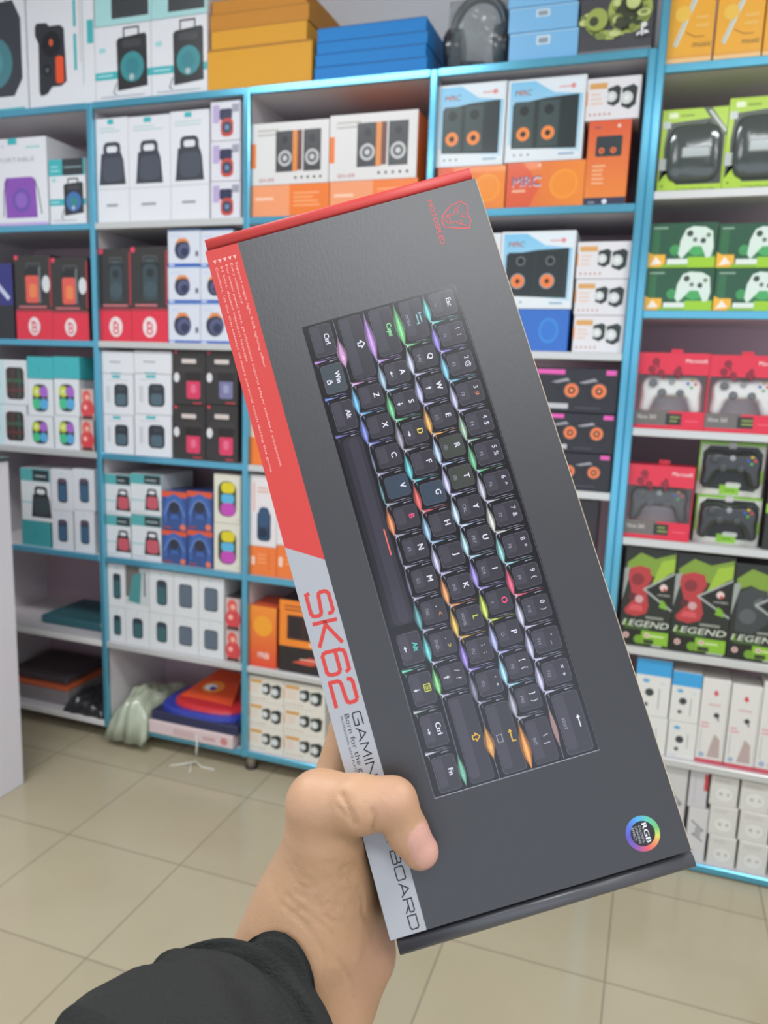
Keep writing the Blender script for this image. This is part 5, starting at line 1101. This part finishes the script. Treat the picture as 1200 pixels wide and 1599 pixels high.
nt.links.new(tc.outputs['Object'], vo.inputs['Vector']); nt.links.new(tc.outputs['Object'], n2.inputs[0])
ad = nt.nodes.new('ShaderNodeMath'); ad.operation = 'MULTIPLY_ADD'; ad.inputs[1].default_value = .5; nt.links.new(vo.outputs[0], ad.inputs[0]); nt.links.new(n2.outputs[0], ad.inputs[2])
bp = nt.nodes.new('ShaderNodeBump'); bp.inputs['Strength'].default_value = .35; bp.inputs['Distance'].default_value = .0006; nt.links.new(ad.outputs[0], bp.inputs['Height']); nt.links.new(bp.outputs[0], b.inputs['Normal'])
me.materials.append(sk); me.update()
ho = bpy.data.objects.new('arm', me); C.objects.link(ho); ho.parent = person
ho['label'] = 'bare hand and wrist'
# sleeve
cl = [(HP(412, 1606, -22), 51), (HP(382, 1630, -14), 51.5), (HP(338, 1660, -1), 53), (HP(275, 1712, 18), 55), (HP(180, 1800, 45), 57)]
q = MB(); FAB = mat('#2b2c2b', .85, spec=.25, bump=.5, bscale=900)
pts = []; rad = []
for i in range(41):
    t = i/40*(len(cl)-1); k = min(int(t), len(cl)-2); w = t-k; pts.append(cl[k][0]*(1-w)+cl[k+1][0]*w); rad.append(cl[k][1]*(1-w)+cl[k+1][1]*w)
pts = np.array(pts)
for _ in range(4): pts[1:-1] = (pts[:-2]+pts[1:-1]*2+pts[2:])/4
axd = pts[0]-pts[-1]; axd /= np.linalg.norm(axd); e1 = np.cross(axd, N); e1 /= np.linalg.norm(e1); e2 = np.cross(e1, axd)
lowr = HP(497, 1687, -20)-HP(434, 1610, -20); lowr /= np.linalg.norm(lowr); rg = []; NR = 72
def ringat(p, R, i, amp):
    out = []
    for k in range(NR):
        t = k*2*math.pi/NR; s_ = i/40
        wv = amp*(.25+.75*min(1, s_*7))*(1.3*math.sin(3*t+7*s_)*math.sin(5*s_+1)+.9*math.sin(2*t-16*s_+1.3)+.8*math.sin(5*t+23*s_)+.5*math.sin(9*t-31*s_+2))
        bul = 2.6*math.exp(-((s_-.09)/.07)**2)-4.0*math.exp(-((s_-.25)/.04)**2)*(.75+.25*math.sin(t-1))
        RR = (R+wv+bul)*MM; off = e1*RR*math.cos(t)+e2*RR*math.sin(t)*.97; tc_ = (CAMP-p)/np.linalg.norm(CAMP-p); tc_ = tc_-axd*(tc_@axd); tc_ /= np.linalg.norm(tc_); nf = (off@tc_)/RR; far = (1-nf)/2; sl = (1+(off@lowr)/RR)/2; out.append(p+off+axd*(-.009*(1-sl)+.009*sl-far*.034)*max(0, 1-s_*1.6))
    out = np.array(out)
    for _ in range(4):                                 # cloth rests outside the skin
        dd = arm(out); dr = out-p; dr -= np.outer(dr@axd, axd); dr /= np.linalg.norm(dr, axis=1)[:, None]; out = out+dr*np.maximum(0, .0030-dd)[:, None]
    return list(out)
rg.append(ringat(pts[6], rad[6]-3.0, 6, .3)); rg.append(ringat(pts[0]-axd*.002, rad[0]-3.4, 0, .3)); rg.append(ringat(pts[0]+axd*.001, rad[0]-1.8, 0, .5)); rg.append(ringat(pts[0], rad[0]-.3, 0, .5))
for i in range(41): rg.append(ringat(pts[i], rad[i]+(.35 if i not in (3,) else -.3), i, 1.0 if i > 3 else .7))
q.rings(rg, FAB, cap0=False, cap1=True)
o = q.build('jacket_sleeve', None, tuple(person.location)); o.location = (0, 0, 0); o.parent = person; o['label'] = 'black fabric jacket sleeve'
